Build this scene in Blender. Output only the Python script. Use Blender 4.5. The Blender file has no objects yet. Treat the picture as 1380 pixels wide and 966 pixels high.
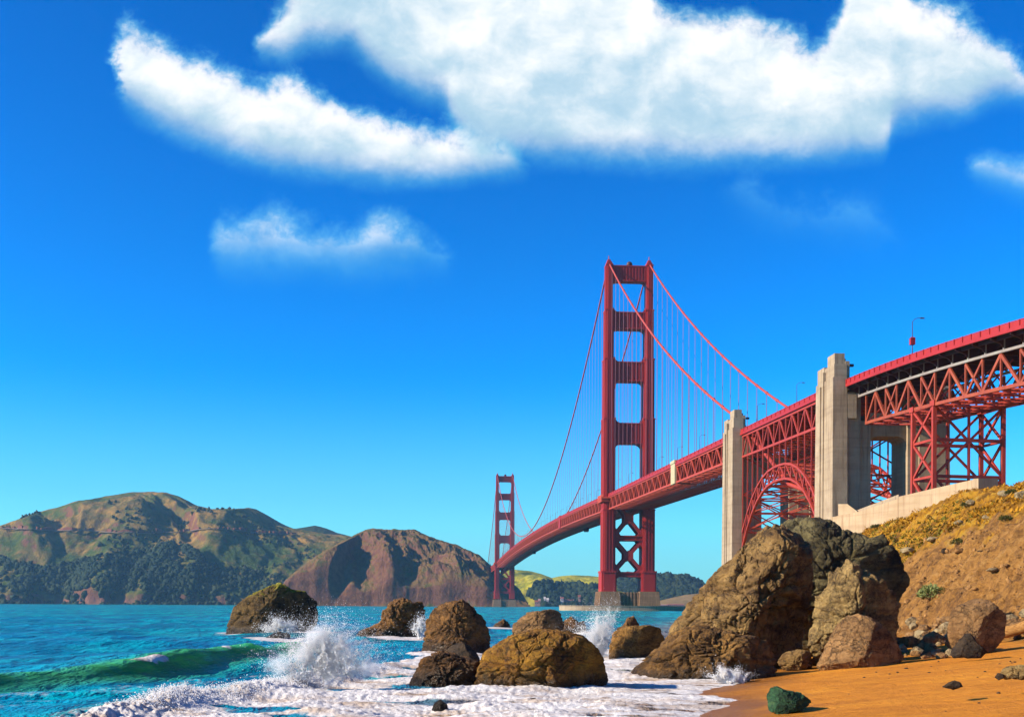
import bpy, bmesh, math, random
import numpy as np
from mathutils import Matrix, Vector, Euler

R = math.radians
rng = np.random.default_rng(7)
random.seed(7)
scene = bpy.context.scene
COL = scene.collection

# ------------------------------------------------------------------ camera
F = 1571.0            # focal length in photo pixels
H0 = 815.0            # horizon row of the photo
HC = 3.3              # eye height above the water
ROLL = 0.0052
cam_d = bpy.data.cameras.new('camera')
cam = bpy.data.objects.new('camera', cam_d)
COL.objects.link(cam)
cam_d.sensor_width = 36.0
cam_d.lens = 36.0 * F / 1380.0
cam_d.shift_y = (H0 - 483.0) / 1380.0
cam_d.clip_start = 0.5
cam_d.clip_end = 60000.0
cam.rotation_mode = 'QUATERNION'
cam.rotation_quaternion = (Matrix.Rotation(R(90), 3, 'X') @ Matrix.Rotation(ROLL, 3, 'Z')).to_quaternion()
cam.location = (0, 0, HC)
scene.camera = cam

# ------------------------------------------------------------------ colour management, sampling
vs = scene.view_settings
vs.view_transform = 'Standard'
vs.look = 'None'
vs.exposure = 1.0
vs.gamma = 1.0
vs.use_curve_mapping = False
scene.cycles.use_denoising = True
scene.cycles.max_bounces = 16
scene.cycles.diffuse_bounces = 2
scene.cycles.glossy_bounces = 3
scene.cycles.volume_bounces = 12
scene.cycles.use_adaptive_sampling = True
scene.cycles.adaptive_threshold = 0.02

# ------------------------------------------------------------------ sun and sky
SUN = Vector((-0.86, -0.20, 0.45)).normalized()      # towards the sun
sun_el = math.asin(SUN.z)
sun_az = math.atan2(SUN.x, SUN.y)
sd = bpy.data.lights.new('sun', 'SUN')
sd.energy = 5.0
sd.angle = R(0.5)
sd.color = (1.0, 0.88, 0.70)
so = bpy.data.objects.new('sun', sd)
so.rotation_mode = 'QUATERNION'
so.rotation_quaternion = SUN.to_track_quat('Z', 'Y')
so.location = (-60, -20, 80)
COL.objects.link(so)


class NT:
    """small helper for node trees"""
    def __init__(s, tree):
        s.t = tree
        s.n = tree.nodes
        s.n.clear()

    def node(s, kind, **kw):
        nd = s.n.new(kind)
        for k, v in kw.items():
            setattr(nd, k, v)
        return nd

    def link(s, a, b):
        s.t.links.new(a, b)

    def put(s, sock, v):
        if v is None:
            return
        if isinstance(v, (int, float)):
            sock.default_value = v
        elif isinstance(v, (tuple, list)):
            v = tuple(v)
            try:
                sock.default_value = v
            except Exception:
                sock.default_value = v + (1.0,)
        else:
            s.link(v, sock)

    def math(s, op, a, b=None, c=None, clamp=False):
        nd = s.node('ShaderNodeMath', operation=op, use_clamp=clamp)
        s.put(nd.inputs[0], a)
        s.put(nd.inputs[1], b)
        if c is not None:
            s.put(nd.inputs[2], c)
        return nd.outputs[0]

    def vmath(s, op, a, b=None):
        nd = s.node('ShaderNodeVectorMath', operation=op)
        s.put(nd.inputs[0], a)
        s.put(nd.inputs[1], b)
        return nd.outputs[0]

    def scale(s, vec, v):
        return s.vmath('MULTIPLY', vec, v)

    def noise(s, vec, scale, detail=5, rough=0.55, dist=0.0, lac=2.0):
        nd = s.node('ShaderNodeTexNoise')
        s.put(nd.inputs['Vector'], vec)
        nd.inputs['Scale'].default_value = scale
        nd.inputs['Detail'].default_value = detail
        nd.inputs['Roughness'].default_value = rough
        nd.inputs['Distortion'].default_value = dist
        nd.inputs['Lacunarity'].default_value = lac
        return nd.outputs['Fac']

    def noisec(s, vec, scale, detail=3):
        nd = s.node('ShaderNodeTexNoise')
        s.put(nd.inputs['Vector'], vec)
        nd.inputs['Scale'].default_value = scale
        nd.inputs['Detail'].default_value = detail
        return nd.outputs['Color']

    def voro(s, vec, scale, feature='F1', out='Distance'):
        nd = s.node('ShaderNodeTexVoronoi', feature=feature)
        s.put(nd.inputs['Vector'], vec)
        nd.inputs['Scale'].default_value = scale
        return nd.outputs[out]

    def ramp(s, fac, stops, interp='LINEAR'):
        nd = s.node('ShaderNodeValToRGB')
        cr = nd.color_ramp
        cr.interpolation = interp
        while len(cr.elements) > len(stops):
            cr.elements.remove(cr.elements[-1])
        while len(cr.elements) < len(stops):
            cr.elements.new(0.5)
        for e, (p, c) in zip(cr.elements, stops):
            e.position = p
            if isinstance(c, (int, float)):
                c = (c, c, c)
            e.color = (c[0], c[1], c[2], 1.0)
        s.put(nd.inputs[0], fac)
        return nd.outputs[0]

    def mix(s, fac, a, b, blend='MIX'):
        nd = s.node('ShaderNodeMix', data_type='RGBA', blend_type=blend)
        s.put(nd.inputs[0], fac)
        s.put(nd.inputs[6], a)
        s.put(nd.inputs[7], b)
        return nd.outputs[2]

    def smooth(s, v, lo, hi, tmin=0.0, tmax=1.0):
        nd = s.node('ShaderNodeMapRange', interpolation_type='SMOOTHSTEP')
        s.put(nd.inputs[0], v)
        s.put(nd.inputs[1], lo)
        s.put(nd.inputs[2], hi)
        s.put(nd.inputs[3], tmin)
        s.put(nd.inputs[4], tmax)
        return nd.outputs[0]

    def pos(s):
        return s.node('ShaderNodeNewGeometry').outputs['Position']

    def sep(s, v):
        nd = s.node('ShaderNodeSeparateXYZ')
        s.put(nd.inputs[0], v)
        return nd.outputs

    def comb(s, x, y, z):
        nd = s.node('ShaderNodeCombineXYZ')
        for i, v in enumerate((x, y, z)):
            s.put(nd.inputs[i], v)
        return nd.outputs[0]

    def attr(s, name):
        return s.node('ShaderNodeAttribute', attribute_name=name).outputs['Fac']

    def bump(s, h, strength=0.5, distance=0.1, normal=None):
        nd = s.node('ShaderNodeBump')
        s.put(nd.inputs['Height'], h)
        nd.inputs['Strength'].default_value = strength
        nd.inputs['Distance'].default_value = distance
        if normal is not None:
            s.link(normal, nd.inputs['Normal'])
        return nd.outputs[0]


def unroll(px, py):
    x, y = px - 690.0, py - H0
    return 690.0 + x + y * ROLL, H0 - x * ROLL + y


def ray(px, py):
    x, y = unroll(px, py)
    return (x - 690.0) / F, (H0 - y) / F


def pt(px, py, Y):
    a, b = ray(px, py)
    return Vector((a * Y, Y, HC + b * Y))


def ydist(px, py, z=0.0):
    """distance at which the ray through a photo pixel reaches height z"""
    a, b = ray(px, py)
    return (z - HC) / b


# ---- the sky: Nishita, deepened, with the clouds of the day as directions on the sky
world = bpy.data.worlds.new('World')
scene.world = world
world.use_nodes = True
W = NT(world.node_tree)
sky = W.node('ShaderNodeTexSky', sky_type='NISHITA')
sky.sun_disc = False
sky.sun_elevation = sun_el
sky.sun_rotation = sun_az
sky.air_density = 1.0
sky.dust_density = 0.3
sky.ozone_density = 3.0
SKY_STRENGTH = 0.062
hs = W.node('ShaderNodeHueSaturation')
hs.inputs['Hue'].default_value = 0.498
hs.inputs['Saturation'].default_value = 2.0
hs.inputs['Value'].default_value = 1.12
gm = W.node('ShaderNodeGamma')
gm.inputs['Gamma'].default_value = 1.55
W.link(W.mix(1.0, sky.outputs[0], (0.145, 0.145, 0.145), 'MULTIPLY'), gm.inputs['Color'])
W.link(gm.outputs[0], hs.inputs['Color'])
skycol = W.mix(1.0, hs.outputs[0], (0.6, 11.6, 14.4), 'MULTIPLY')
elev = W.sep(W.node('ShaderNodeTexCoord').outputs['Generated'])[2]
skycol = W.mix(W.smooth(elev, 0.0, 0.20, 0.80, 0.0), skycol, (0.15 / SKY_STRENGTH, 0.345 / SKY_STRENGTH, 0.475 / SKY_STRENGTH))
dirv = W.node('ShaderNodeTexCoord').outputs['Generated']
dx, dy, dz = W.sep(dirv)
dyc = W.math('MAXIMUM', dy, 0.02)
cu = W.math('DIVIDE', dx, dyc)           # tangent of azimuth
cv = W.math('DIVIDE', dz, dyc)           # tangent of elevation
front = W.smooth(dy, 0.03, 0.2)
cuv = W.comb(cu, cv, 0.0)


def curve_node(x, pts):
    nd = W.node('ShaderNodeFloatCurve')
    W.put(nd.inputs['Value'], x)
    cm = nd.mapping
    cm.use_clip = False
    c = cm.curves[0]
    pts = sorted(pts)
    while len(c.points) < len(pts):
        c.points.new(0.5, 0.5)
    for p, (a, b) in zip(c.points, pts):
        p.location = (a, b)
        p.handle_type = 'AUTO_CLAMPED'
    cm.update()
    return nd.outputs[0]


def cloud(top, bot, sharp, amp, seed, opacity, soft_bottom=0.8, fine=1.0):
    """one cloud: upper and lower edge over azimuth, ragged by noise; returns (cover, height in the cloud)"""
    def norm(lst):
        out = []
        for px, py in lst:
            a, b = ray(px, py)
            out.append(((a + 0.5), (b + 0.05) * 1.4))
        return out
    un = W.math('ADD', cu, 0.5)
    vn = W.math('MULTIPLY', W.math('ADD', cv, 0.05), 1.4)
    off = W.vmath('ADD', cuv, (seed, seed * 0.37, seed * 0.11))
    n1 = W.noise(W.scale(off, (1.0, 1.25, 1.0)), 13.0 * fine, 4, 0.6)
    n2 = W.noise(W.scale(off, (1.0, 1.1, 1.0)), 38.0 * fine, 6, 0.62, 0.4)
    n3 = W.noise(off, 130.0 * fine, 6, 0.65, 0.3)
    wob = W.math('ADD', W.math('MULTIPLY', W.math('SUBTRACT', n1, 0.5), amp),
                 W.math('ADD', W.math('MULTIPLY', W.math('SUBTRACT', n2, 0.5), amp * 0.62), W.math('MULTIPLY', W.math('SUBTRACT', n3, 0.5), amp * 0.30)))
    t = curve_node(un, norm(top))
    b = curve_node(un, norm(bot))
    dt = W.math('SUBTRACT', W.math('ADD', t, wob), vn)
    db = W.math('MULTIPLY', W.math('SUBTRACT', W.math('ADD', vn, W.math('MULTIPLY', wob, 0.35)), b), soft_bottom)
    d = W.math('MINIMUM', dt, db)
    cover = W.smooth(d, -0.020, sharp * 1.05)
    x0 = min(p[0] for p in norm(top)); x1 = max(p[0] for p in norm(top))
    uw = W.math('ADD', un, W.math('MULTIPLY', wob, 0.8))
    side = W.math('MULTIPLY', W.smooth(uw, x0 - 0.006, x0 + 0.012), W.smooth(uw, x1 - 0.02, x1 + 0.006, 1.0, 0.0))
    cover = W.math('MULTIPLY', W.math('MULTIPLY', cover, side), opacity)
    rel = W.math('DIVIDE', W.math('SUBTRACT', vn, b), W.math('MAXIMUM', W.math('SUBTRACT', t, b), 0.02))
    return cover, rel


CL = [
    # long left-hand cloud
    cloud([(138, 100), (150, 62), (172, 38), (215, 55), (260, 78), (300, 88), (330, 100), (380, 97), (420, 116), (470, 142),
           (520, 158), (570, 172), (620, 180), (660, 184), (712, 214)],
          [(138, 104), (160, 132), (200, 160), (250, 186), (300, 204), (350, 216), (400, 226), (450, 228), (500, 236),
           (560, 240), (620, 238), (660, 234), (706, 230)], 0.026, 0.080, 3.1, 0.98),
    # the great cloud across the top
    cloud([(352, 62), (368, 28), (385, 5), (410, -40), (470, -110), (850, -110), (868, -45), (884, -5), (905, 18), (950, 24), (1000, 24), (1050, 40),
           (1076, 52), (1098, 62), (1115, 45), (1130, 20), (1142, -25), (1160, -60), (1200, -55), (1232, 2), (1280, 26), (1330, 52), (1372, 88),
           (1440, 140)],
          [(352, 66), (380, 76), (420, 58), (460, 58), (500, 88), (540, 118), (575, 130), (598, 134), (610, 160), (640, 196), (700, 207), (780, 212),
           (900, 216), (1000, 217), (1100, 216), (1150, 212), (1192, 203), (1206, 168), (1250, 158), (1300, 150), (1350, 132), (1440, 142)],
          0.030, 0.085, 8.7, 0.99),
    # small middle cloud
    cloud([(282, 335), (300, 306), (340, 300), (380, 288), (430, 310), (480, 314), (512, 294), (550, 302), (580, 318), (618, 350)],
          [(282, 345), (300, 362), (340, 366), (400, 368), (500, 368), (560, 362), (600, 358), (618, 352)], 0.055, 0.080, 5.3, 0.80, 0.7, 1.3),
    # small cloud at the right edge
    cloud([(1306, 228), (1330, 212), (1380, 218), (1450, 226)], [(1306, 232), (1340, 246), (1380, 262), (1450, 270)], 0.04, 0.06, 2.2, 0.85),
    # faint wisps
    cloud([(985, 260), (1010, 245), (1040, 262), (1100, 280), (1150, 272), (1215, 315)], [(985, 268), (1030, 305), (1100, 322), (1160, 330), (1215, 330)],
          0.075, 0.10, 6.9, 0.36, 0.6, 1.2),
]
cw = W.vmath('ADD', W.scale(cuv, (1.0, 1.25, 1.0)), W.scale(W.vmath('SUBTRACT', W.noisec(cuv, 16.0, 5), (0.5, 0.5, 0.5)), (0.035, 0.035, 0.0)))
nl = W.noise(cw, 11.0, 9, 0.58, 0.0)
nl2 = W.noise(W.vmath('ADD', cw, (0.016, -0.026, 0.0)), 11.0, 9, 0.58, 0.0)
lump = W.math('SUBTRACT', nl, nl2)
col = skycol
for i, (cover, rel) in enumerate(CL):
    rc = W.math('SUBTRACT', W.smooth(rel, -0.25, 1.0), 0.5)
    sh = W.math('ADD', W.math('ADD', W.math('MULTIPLY', rc, 0.80), 0.55), W.math('MULTIPLY', lump, 1.8))
    sh = W.math('ADD', sh, W.math('MULTIPLY', W.math('SUBTRACT', nl, 0.48), 1.0))
    cc = W.ramp(sh, [(0.0, (0.33, 0.52, 0.66)), (0.35, (0.44, 0.60, 0.71)), (0.65, (0.62, 0.72, 0.78)), (1.0, (0.85, 0.87, 0.87))])
    cc = W.mix(1.0, cc, (0.62 / SKY_STRENGTH, 0.62 / SKY_STRENGTH, 0.62 / SKY_STRENGTH), 'MULTIPLY')
    # thin cloud lets the blue of the sky through
    cc = W.mix(W.smooth(cover, 0.15, 0.85), W.mix(1.0, cc, (0.25, 0.84, 1.0), 'MULTIPLY'), cc)
    col = W.mix(W.math('MULTIPLY', cover, front), col, cc)
bg = W.node('ShaderNodeBackground')
bg.inputs['Strength'].default_value = SKY_STRENGTH
W.link(col, bg.inputs['Color'])
wo = W.node('ShaderNodeOutputWorld')
W.link(bg.outputs[0], wo.inputs['Surface'])

# ------------------------------------------------------------------ numpy noise
_perm = np.random.default_rng(11).permutation(256)
_perm = np.concatenate([_perm, _perm, _perm]).astype(np.int64)
_g = np.random.default_rng(12).normal(size=(256, 3))
_g /= np.linalg.norm(_g, axis=1)[:, None]


def pnoise(x, y, z=0.0):
    x, y, z = np.broadcast_arrays(np.asarray(x, float), np.asarray(y, float), np.asarray(z, float))
    xi, yi, zi = np.floor(x).astype(np.int64), np.floor(y).astype(np.int64), np.floor(z).astype(np.int64)
    xf, yf, zf = x - xi, y - yi, z - zi
    u = xf * xf * xf * (xf * (xf * 6 - 15) + 10)
    v = yf * yf * yf * (yf * (yf * 6 - 15) + 10)
    w = zf * zf * zf * (zf * (zf * 6 - 15) + 10)
    xi &= 255; yi &= 255; zi &= 255

    def gr(a, b, c):
        h = _perm[_perm[_perm[(xi + a) & 255] + ((yi + b) & 255)] + ((zi + c) & 255)]
        gg = _g[h]
        return gg[..., 0] * (xf - a) + gg[..., 1] * (yf - b) + gg[..., 2] * (zf - c)
    x00 = gr(0, 0, 0) * (1 - u) + gr(1, 0, 0) * u
    x10 = gr(0, 1, 0) * (1 - u) + gr(1, 1, 0) * u
    x01 = gr(0, 0, 1) * (1 - u) + gr(1, 0, 1) * u
    x11 = gr(0, 1, 1) * (1 - u) + gr(1, 1, 1) * u
    return ((x00 * (1 - v) + x10 * v) * (1 - w) + (x01 * (1 - v) + x11 * v) * w) * 1.5


def fbm(x, y, z=0.0, octv=5, gain=0.5, lac=2.03):
    a, f, s = 1.0, 1.0, 0.0
    for i in range(octv):
        s = s + a * pnoise(x * f + 17.3 * i, y * f - 9.1 * i, z * f + 4.7 * i)
        a *= gain
        f *= lac
    return s


def ridged(x, y, z=0.0, octv=5, gain=0.5, lac=2.1):
    a, f, s = 1.0, 1.0, 0.0
    for i in range(octv):
        s = s + a * (1.0 - 2.0 * np.abs(pnoise(x * f + 31.7 * i, y * f + 5.3 * i, z * f - 2.9 * i)))
        a *= gain
        f *= lac
    return s


def worley(P, seed):
    """cells: returns distance gap to the cell edge, a random value and a random tilt for each point's cell"""
    base = np.floor(P).astype(np.int64)
    d1 = np.full(len(P), 1e9); d2 = np.full(len(P), 1e9)
    hid = np.zeros(len(P), np.int64)
    vec = np.zeros_like(P)
    rt = np.random.default_rng(int(seed) + 99).random((256, 3))
    for i in (-1, 0, 1):
        for j in (-1, 0, 1):
            for k in (-1, 0, 1):
                c = base + np.array([i, j, k])
                h = _perm[_perm[_perm[c[:, 0] & 255] + (c[:, 1] & 255)] + (c[:, 2] & 255)]
                q = P - (c + rt[h])
                d = np.einsum('ij,ij->i', q, q)
                m = d < d1
                d2 = np.where(m, d1, np.minimum(d2, d))
                hid = np.where(m, h, hid)
                vec = np.where(m[:, None], q, vec)
                d1 = np.where(m, d, d1)
    return np.sqrt(d2) - np.sqrt(d1), rt[hid, 0], np.einsum('ij,ij->i', _g[(hid * 7 + 13) & 255], vec)


def sstep(x, a, b):
    t = np.clip((x - a) / (b - a), 0, 1)
    return t * t * (3 - 2 * t)


# ------------------------------------------------------------------ object helpers
def tag(o, label=None, cat=None, group=None, kind=None):
    if label: o['label'] = label
    if cat: o['category'] = cat
    if group: o['group'] = group
    if kind: o['kind'] = kind
    return o


def empty(name, loc=(0, 0, 0), parent=None):
    o = bpy.data.objects.new(name, None)
    o.location = loc
    o.empty_display_size = 0.5
    COL.objects.link(o)
    if parent: o.parent = parent
    return o


def mesh_np(name, verts, faces, mat, parent=None, smooth=False, attrs=None):
    """verts (n,3), faces (m,3|4) arrays or a list of polygons"""
    me = bpy.data.meshes.new(name)
    verts = np.asarray(verts, dtype=np.float32)
    if isinstance(faces, np.ndarray):
        k = faces.shape[1]
        m = len(faces)
        me.vertices.add(len(verts))
        me.vertices.foreach_set('co', verts.ravel())
        me.loops.add(m * k)
        me.loops.foreach_set('vertex_index', faces.astype(np.int32).ravel())
        me.polygons.add(m)
        me.polygons.foreach_set('loop_start', np.arange(0, m * k, k, dtype=np.int32))
        me.polygons.foreach_set('loop_total', np.full(m, k, dtype=np.int32))
    else:
        me.from_pydata(verts.tolist(), [], [list(f) for f in faces])
    if attrs:
        for an, av in attrs.items():
            at = me.attributes.new(an, 'FLOAT', 'POINT')
            at.data.foreach_set('value', np.asarray(av, dtype=np.float32).ravel())
    if smooth:
        me.polygons.foreach_set('use_smooth', np.ones(len(me.polygons), dtype=bool))
    me.update()
    me.validate()
    if mat: me.materials.append(mat)
    o = bpy.data.objects.new(name, me)
    COL.objects.link(o)
    if parent: o.parent = parent
    return o


def grid_faces(ni, nj):
    i, j = np.meshgrid(np.arange(ni - 1), np.arange(nj - 1), indexing='ij')
    a = (i * nj + j).ravel()
    return np.stack([a, a + nj, a + nj + 1, a + 1], axis=1)


class MB:
    """collects boxes, beams, tubes and prisms into one mesh"""
    def __init__(s):
        s.v = []
        s.f = []

    def add(s, vs_, fs_):
        b = len(s.v)
        s.v.extend([tuple(p) for p in vs_])
        s.f.extend([tuple(b + i for i in f) for f in fs_])

    def hexa(s, p):        # 8 points: bottom 4 ccw, top 4 ccw
        s.add(p, [(3, 2, 1, 0), (4, 5, 6, 7), (0, 1, 5, 4), (1, 2, 6, 5), (2, 3, 7, 6), (3, 0, 4, 7)])

    def beam(s, a, b, w, h, up=(0, 0, 1)):
        a, b = Vector(a), Vector(b)
        d = (b - a)
        if d.length < 1e-6: return
        d.normalize()
        up = Vector(up)
        if abs(d.dot(up)) > 0.98: up = Vector((0.07, -1, 0)).normalized()
        x = d.cross(up).normalized() * (w / 2)
        y = x.cross(d).normalized() * (h / 2)
        q = []
        for p in (a, b):
            q += [p - x - y, p + x - y, p + x + y, p - x + y]
        s.add(q, [(0, 1, 2, 3), (7, 6, 5, 4), (0, 4, 5, 1), (1, 5, 6, 2), (2, 6, 7, 3), (3, 7, 4, 0)])

    def tube(s, pts_, r, n=8, caps=True):
        pts_ = [Vector(p) for p in pts_]
        rings = []
        for i, p in enumerate(pts_):
            d = (pts_[min(i + 1, len(pts_) - 1)] - pts_[max(i - 1, 0)]).normalized()
            up = Vector((0, 0, 1)) if abs(d.z) < 0.95 else Vector((1, 0, 0))
            x = d.cross(up).normalized()
            y = x.cross(d).normalized()
            rr = r[i] if isinstance(r, (list, tuple)) else r
            rings.append([p + x * (rr * math.cos(2 * math.pi * k / n)) + y * (rr * math.sin(2 * math.pi * k / n)) for k in range(n)])
        vs_ = [q for rg in rings for q in rg]
        fs_ = []
        for i in range(len(rings) - 1):
            for k in range(n):
                a, b = i * n + k, i * n + (k + 1) % n
                fs_.append((a, b, b + n, a + n))
        if caps:
            fs_.append(tuple(range(n - 1, -1, -1)))
            fs_.append(tuple((len(rings) - 1) * n + k for k in range(n)))
        s.add(vs_, fs_)

    def prism(s, poly0, poly1):
        n = len(poly0)
        fs_ = [tuple(range(n - 1, -1, -1)), tuple(range(n, 2 * n))]
        for k in range(n):
            fs_.append((k, (k + 1) % n, n + (k + 1) % n, n + k))
        s.add(list(poly0) + list(poly1), fs_)

    def build(s, name, mat, parent=None, smooth=False, origin=None):
        vv = s.v
        if origin is not None:
            o_ = Vector(origin)
            vv = [tuple(Vector(p) - o_) for p in vv]
        me = bpy.data.meshes.new(name)
        me.from_pydata([tuple(p) for p in vv], [], s.f)
        bm = bmesh.new()
        bm.from_mesh(me)
        bmesh.ops.recalc_face_normals(bm, faces=bm.faces)
        bm.to_mesh(me)
        bm.free()
        if smooth:
            me.polygons.foreach_set('use_smooth', np.ones(len(me.polygons), dtype=bool))
        me.materials.append(mat)
        o = bpy.data.objects.new(name, me)
        COL.objects.link(o)
        if parent: o.parent = parent
        if origin is not None: o.location = origin
        return o


def dup(root, loc, label=None, group=None, parent=None):
    r = root.copy()
    COL.objects.link(r)
    r.location = loc
    if parent: r.parent = parent
    if label: r['label'] = label
    if group: r['group'] = group
    for ch in list(root.children):
        c = ch.copy()
        COL.objects.link(c)
        c.parent = r
        for g in list(ch.children):
            d = g.copy()
            COL.objects.link(d)
            d.parent = c
    return r
# ------------------------------------------------------------------ materials
def new_mat(name):
    m = bpy.data.materials.new(name)
    m.use_nodes = True
    return m, NT(m.node_tree)


ALB = 0.64      # brings every base colour down to what sunlit surfaces really reflect at this exposure


def principled(T, col, rough=0.7, normal=None, spec=0.5, metal=0.0):
    p = T.node('ShaderNodeBsdfPrincipled')
    T.put(p.inputs['Base Color'], T.mix(1.0, col, (ALB, ALB, ALB), 'MULTIPLY'))
    T.put(p.inputs['Roughness'], rough)
    p.inputs['Specular IOR Level'].default_value = spec
    p.inputs['Metallic'].default_value = metal
    if normal is not None: T.link(normal, p.inputs['Normal'])
    return p


def finish(T, shader):
    o = T.node('ShaderNodeOutputMaterial')
    T.link(shader.outputs[0], o.inputs['Surface'])


def paint_mat(name, base, var=0.25, rough=0.55, streak=True):
    m, T = new_mat(name)
    p = T.pos()
    n = T.noise(T.scale(p, (0.35, 0.35, 0.06)), 1.0, 6, 0.65)
    n2 = T.noise(p, 0.9, 5, 0.6)
    d = tuple(c * (1 - var) for c in base)
    l = (min(1, base[0] * 1.1), base[1] * (1 + 1.5 * var), base[2] * (1 + 1.2 * var))
    c = T.ramp(T.math('ADD', T.math('MULTIPLY', n, 0.6), T.math('MULTIPLY', n2, 0.4)), [(0.3, d), (0.5, base), (0.72, l)])
    finish(T, principled(T, c, rough, None, 0.3))
    return m


M = {}
M['red'] = paint_mat('red_orange_paint', (0.56, 0.066, 0.026))
M['red_tower'] = paint_mat('red_tower_paint', (0.50, 0.032, 0.025))
M['red_rail'] = paint_mat('crimson_rail_paint', (0.46, 0.024, 0.022))
M['red_arch'] = paint_mat('weathered_orange_paint', (0.48, 0.050, 0.028), 0.3)
M['cable'] = paint_mat('pink_red_cable_paint', (0.56, 0.075, 0.045), 0.15)
M['rope'] = paint_mat('suspender_paint', (0.24, 0.04, 0.075), 0.15)
M['viaduct'] = paint_mat('viaduct_paint', (0.42, 0.075, 0.030), 0.4)
M['grey_steel'] = paint_mat('pale_grey_steel', (0.36, 0.30, 0.26), 0.3)
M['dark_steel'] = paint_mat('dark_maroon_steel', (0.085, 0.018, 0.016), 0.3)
M['asphalt'] = paint_mat('asphalt', (0.05, 0.05, 0.05), 0.2, 0.9)
M['pale_cover'] = paint_mat('pale_cover_paint', (0.62, 0.50, 0.27), 0.1)
M['lamp_grey'] = paint_mat('lamp_dark_paint', (0.10, 0.035, 0.035), 0.2)
M['lamp_glass'] = paint_mat('lamp_glass', (0.55, 0.55, 0.50), 0.05, 0.2)


def concrete_mat(name, a, b, dark):
    m, T = new_mat(name)
    p = T.pos()
    z = T.sep(p)[2]
    n = T.noise(p, 0.25, 7, 0.62)
    st = T.noise(T.scale(p, (1.3, 1.3, 0.06)), 1.0, 5, 0.6)
    c = T.ramp(n, [(0.3, a), (0.7, b)])
    c = T.mix(T.smooth(st, 0.47, 0.77), c, dark)
    wv = T.math('FRACT', T.math('MULTIPLY', T.math('ADD', z, T.math('MULTIPLY', n, 0.25)), 0.31))
    line = T.math('SUBTRACT', 1.0, T.smooth(T.math('ABSOLUTE', T.math('SUBTRACT', wv, 0.5)), 0.0, 0.05))
    c = T.mix(T.math('MULTIPLY', line, 0.10), c, dark)
    bands = T.noise(T.scale(p, (0.05, 0.05, 0.9)), 1.0, 3, 0.6)
    c = T.mix(T.smooth(bands, 0.45, 0.70, 0.0, 0.30), c, dark)
    nb = T.bump(T.noise(p, 1.2, 8, 0.65), 0.4, 0.15)
    finish(T, principled(T, c, 0.9, nb, 0.2))
    return m


M['concrete'] = concrete_mat('weathered_concrete', (0.42, 0.30, 0.185), (0.58, 0.435, 0.28), (0.24, 0.16, 0.10))
M['pier_concrete'] = concrete_mat('pier_concrete', (0.36, 0.20, 0.10), (0.44, 0.26, 0.14), (0.17, 0.10, 0.06))
M['wall_concrete'] = concrete_mat('wall_concrete', (0.52, 0.36, 0.20), (0.62, 0.45, 0.27), (0.36, 0.21, 0.11))


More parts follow.
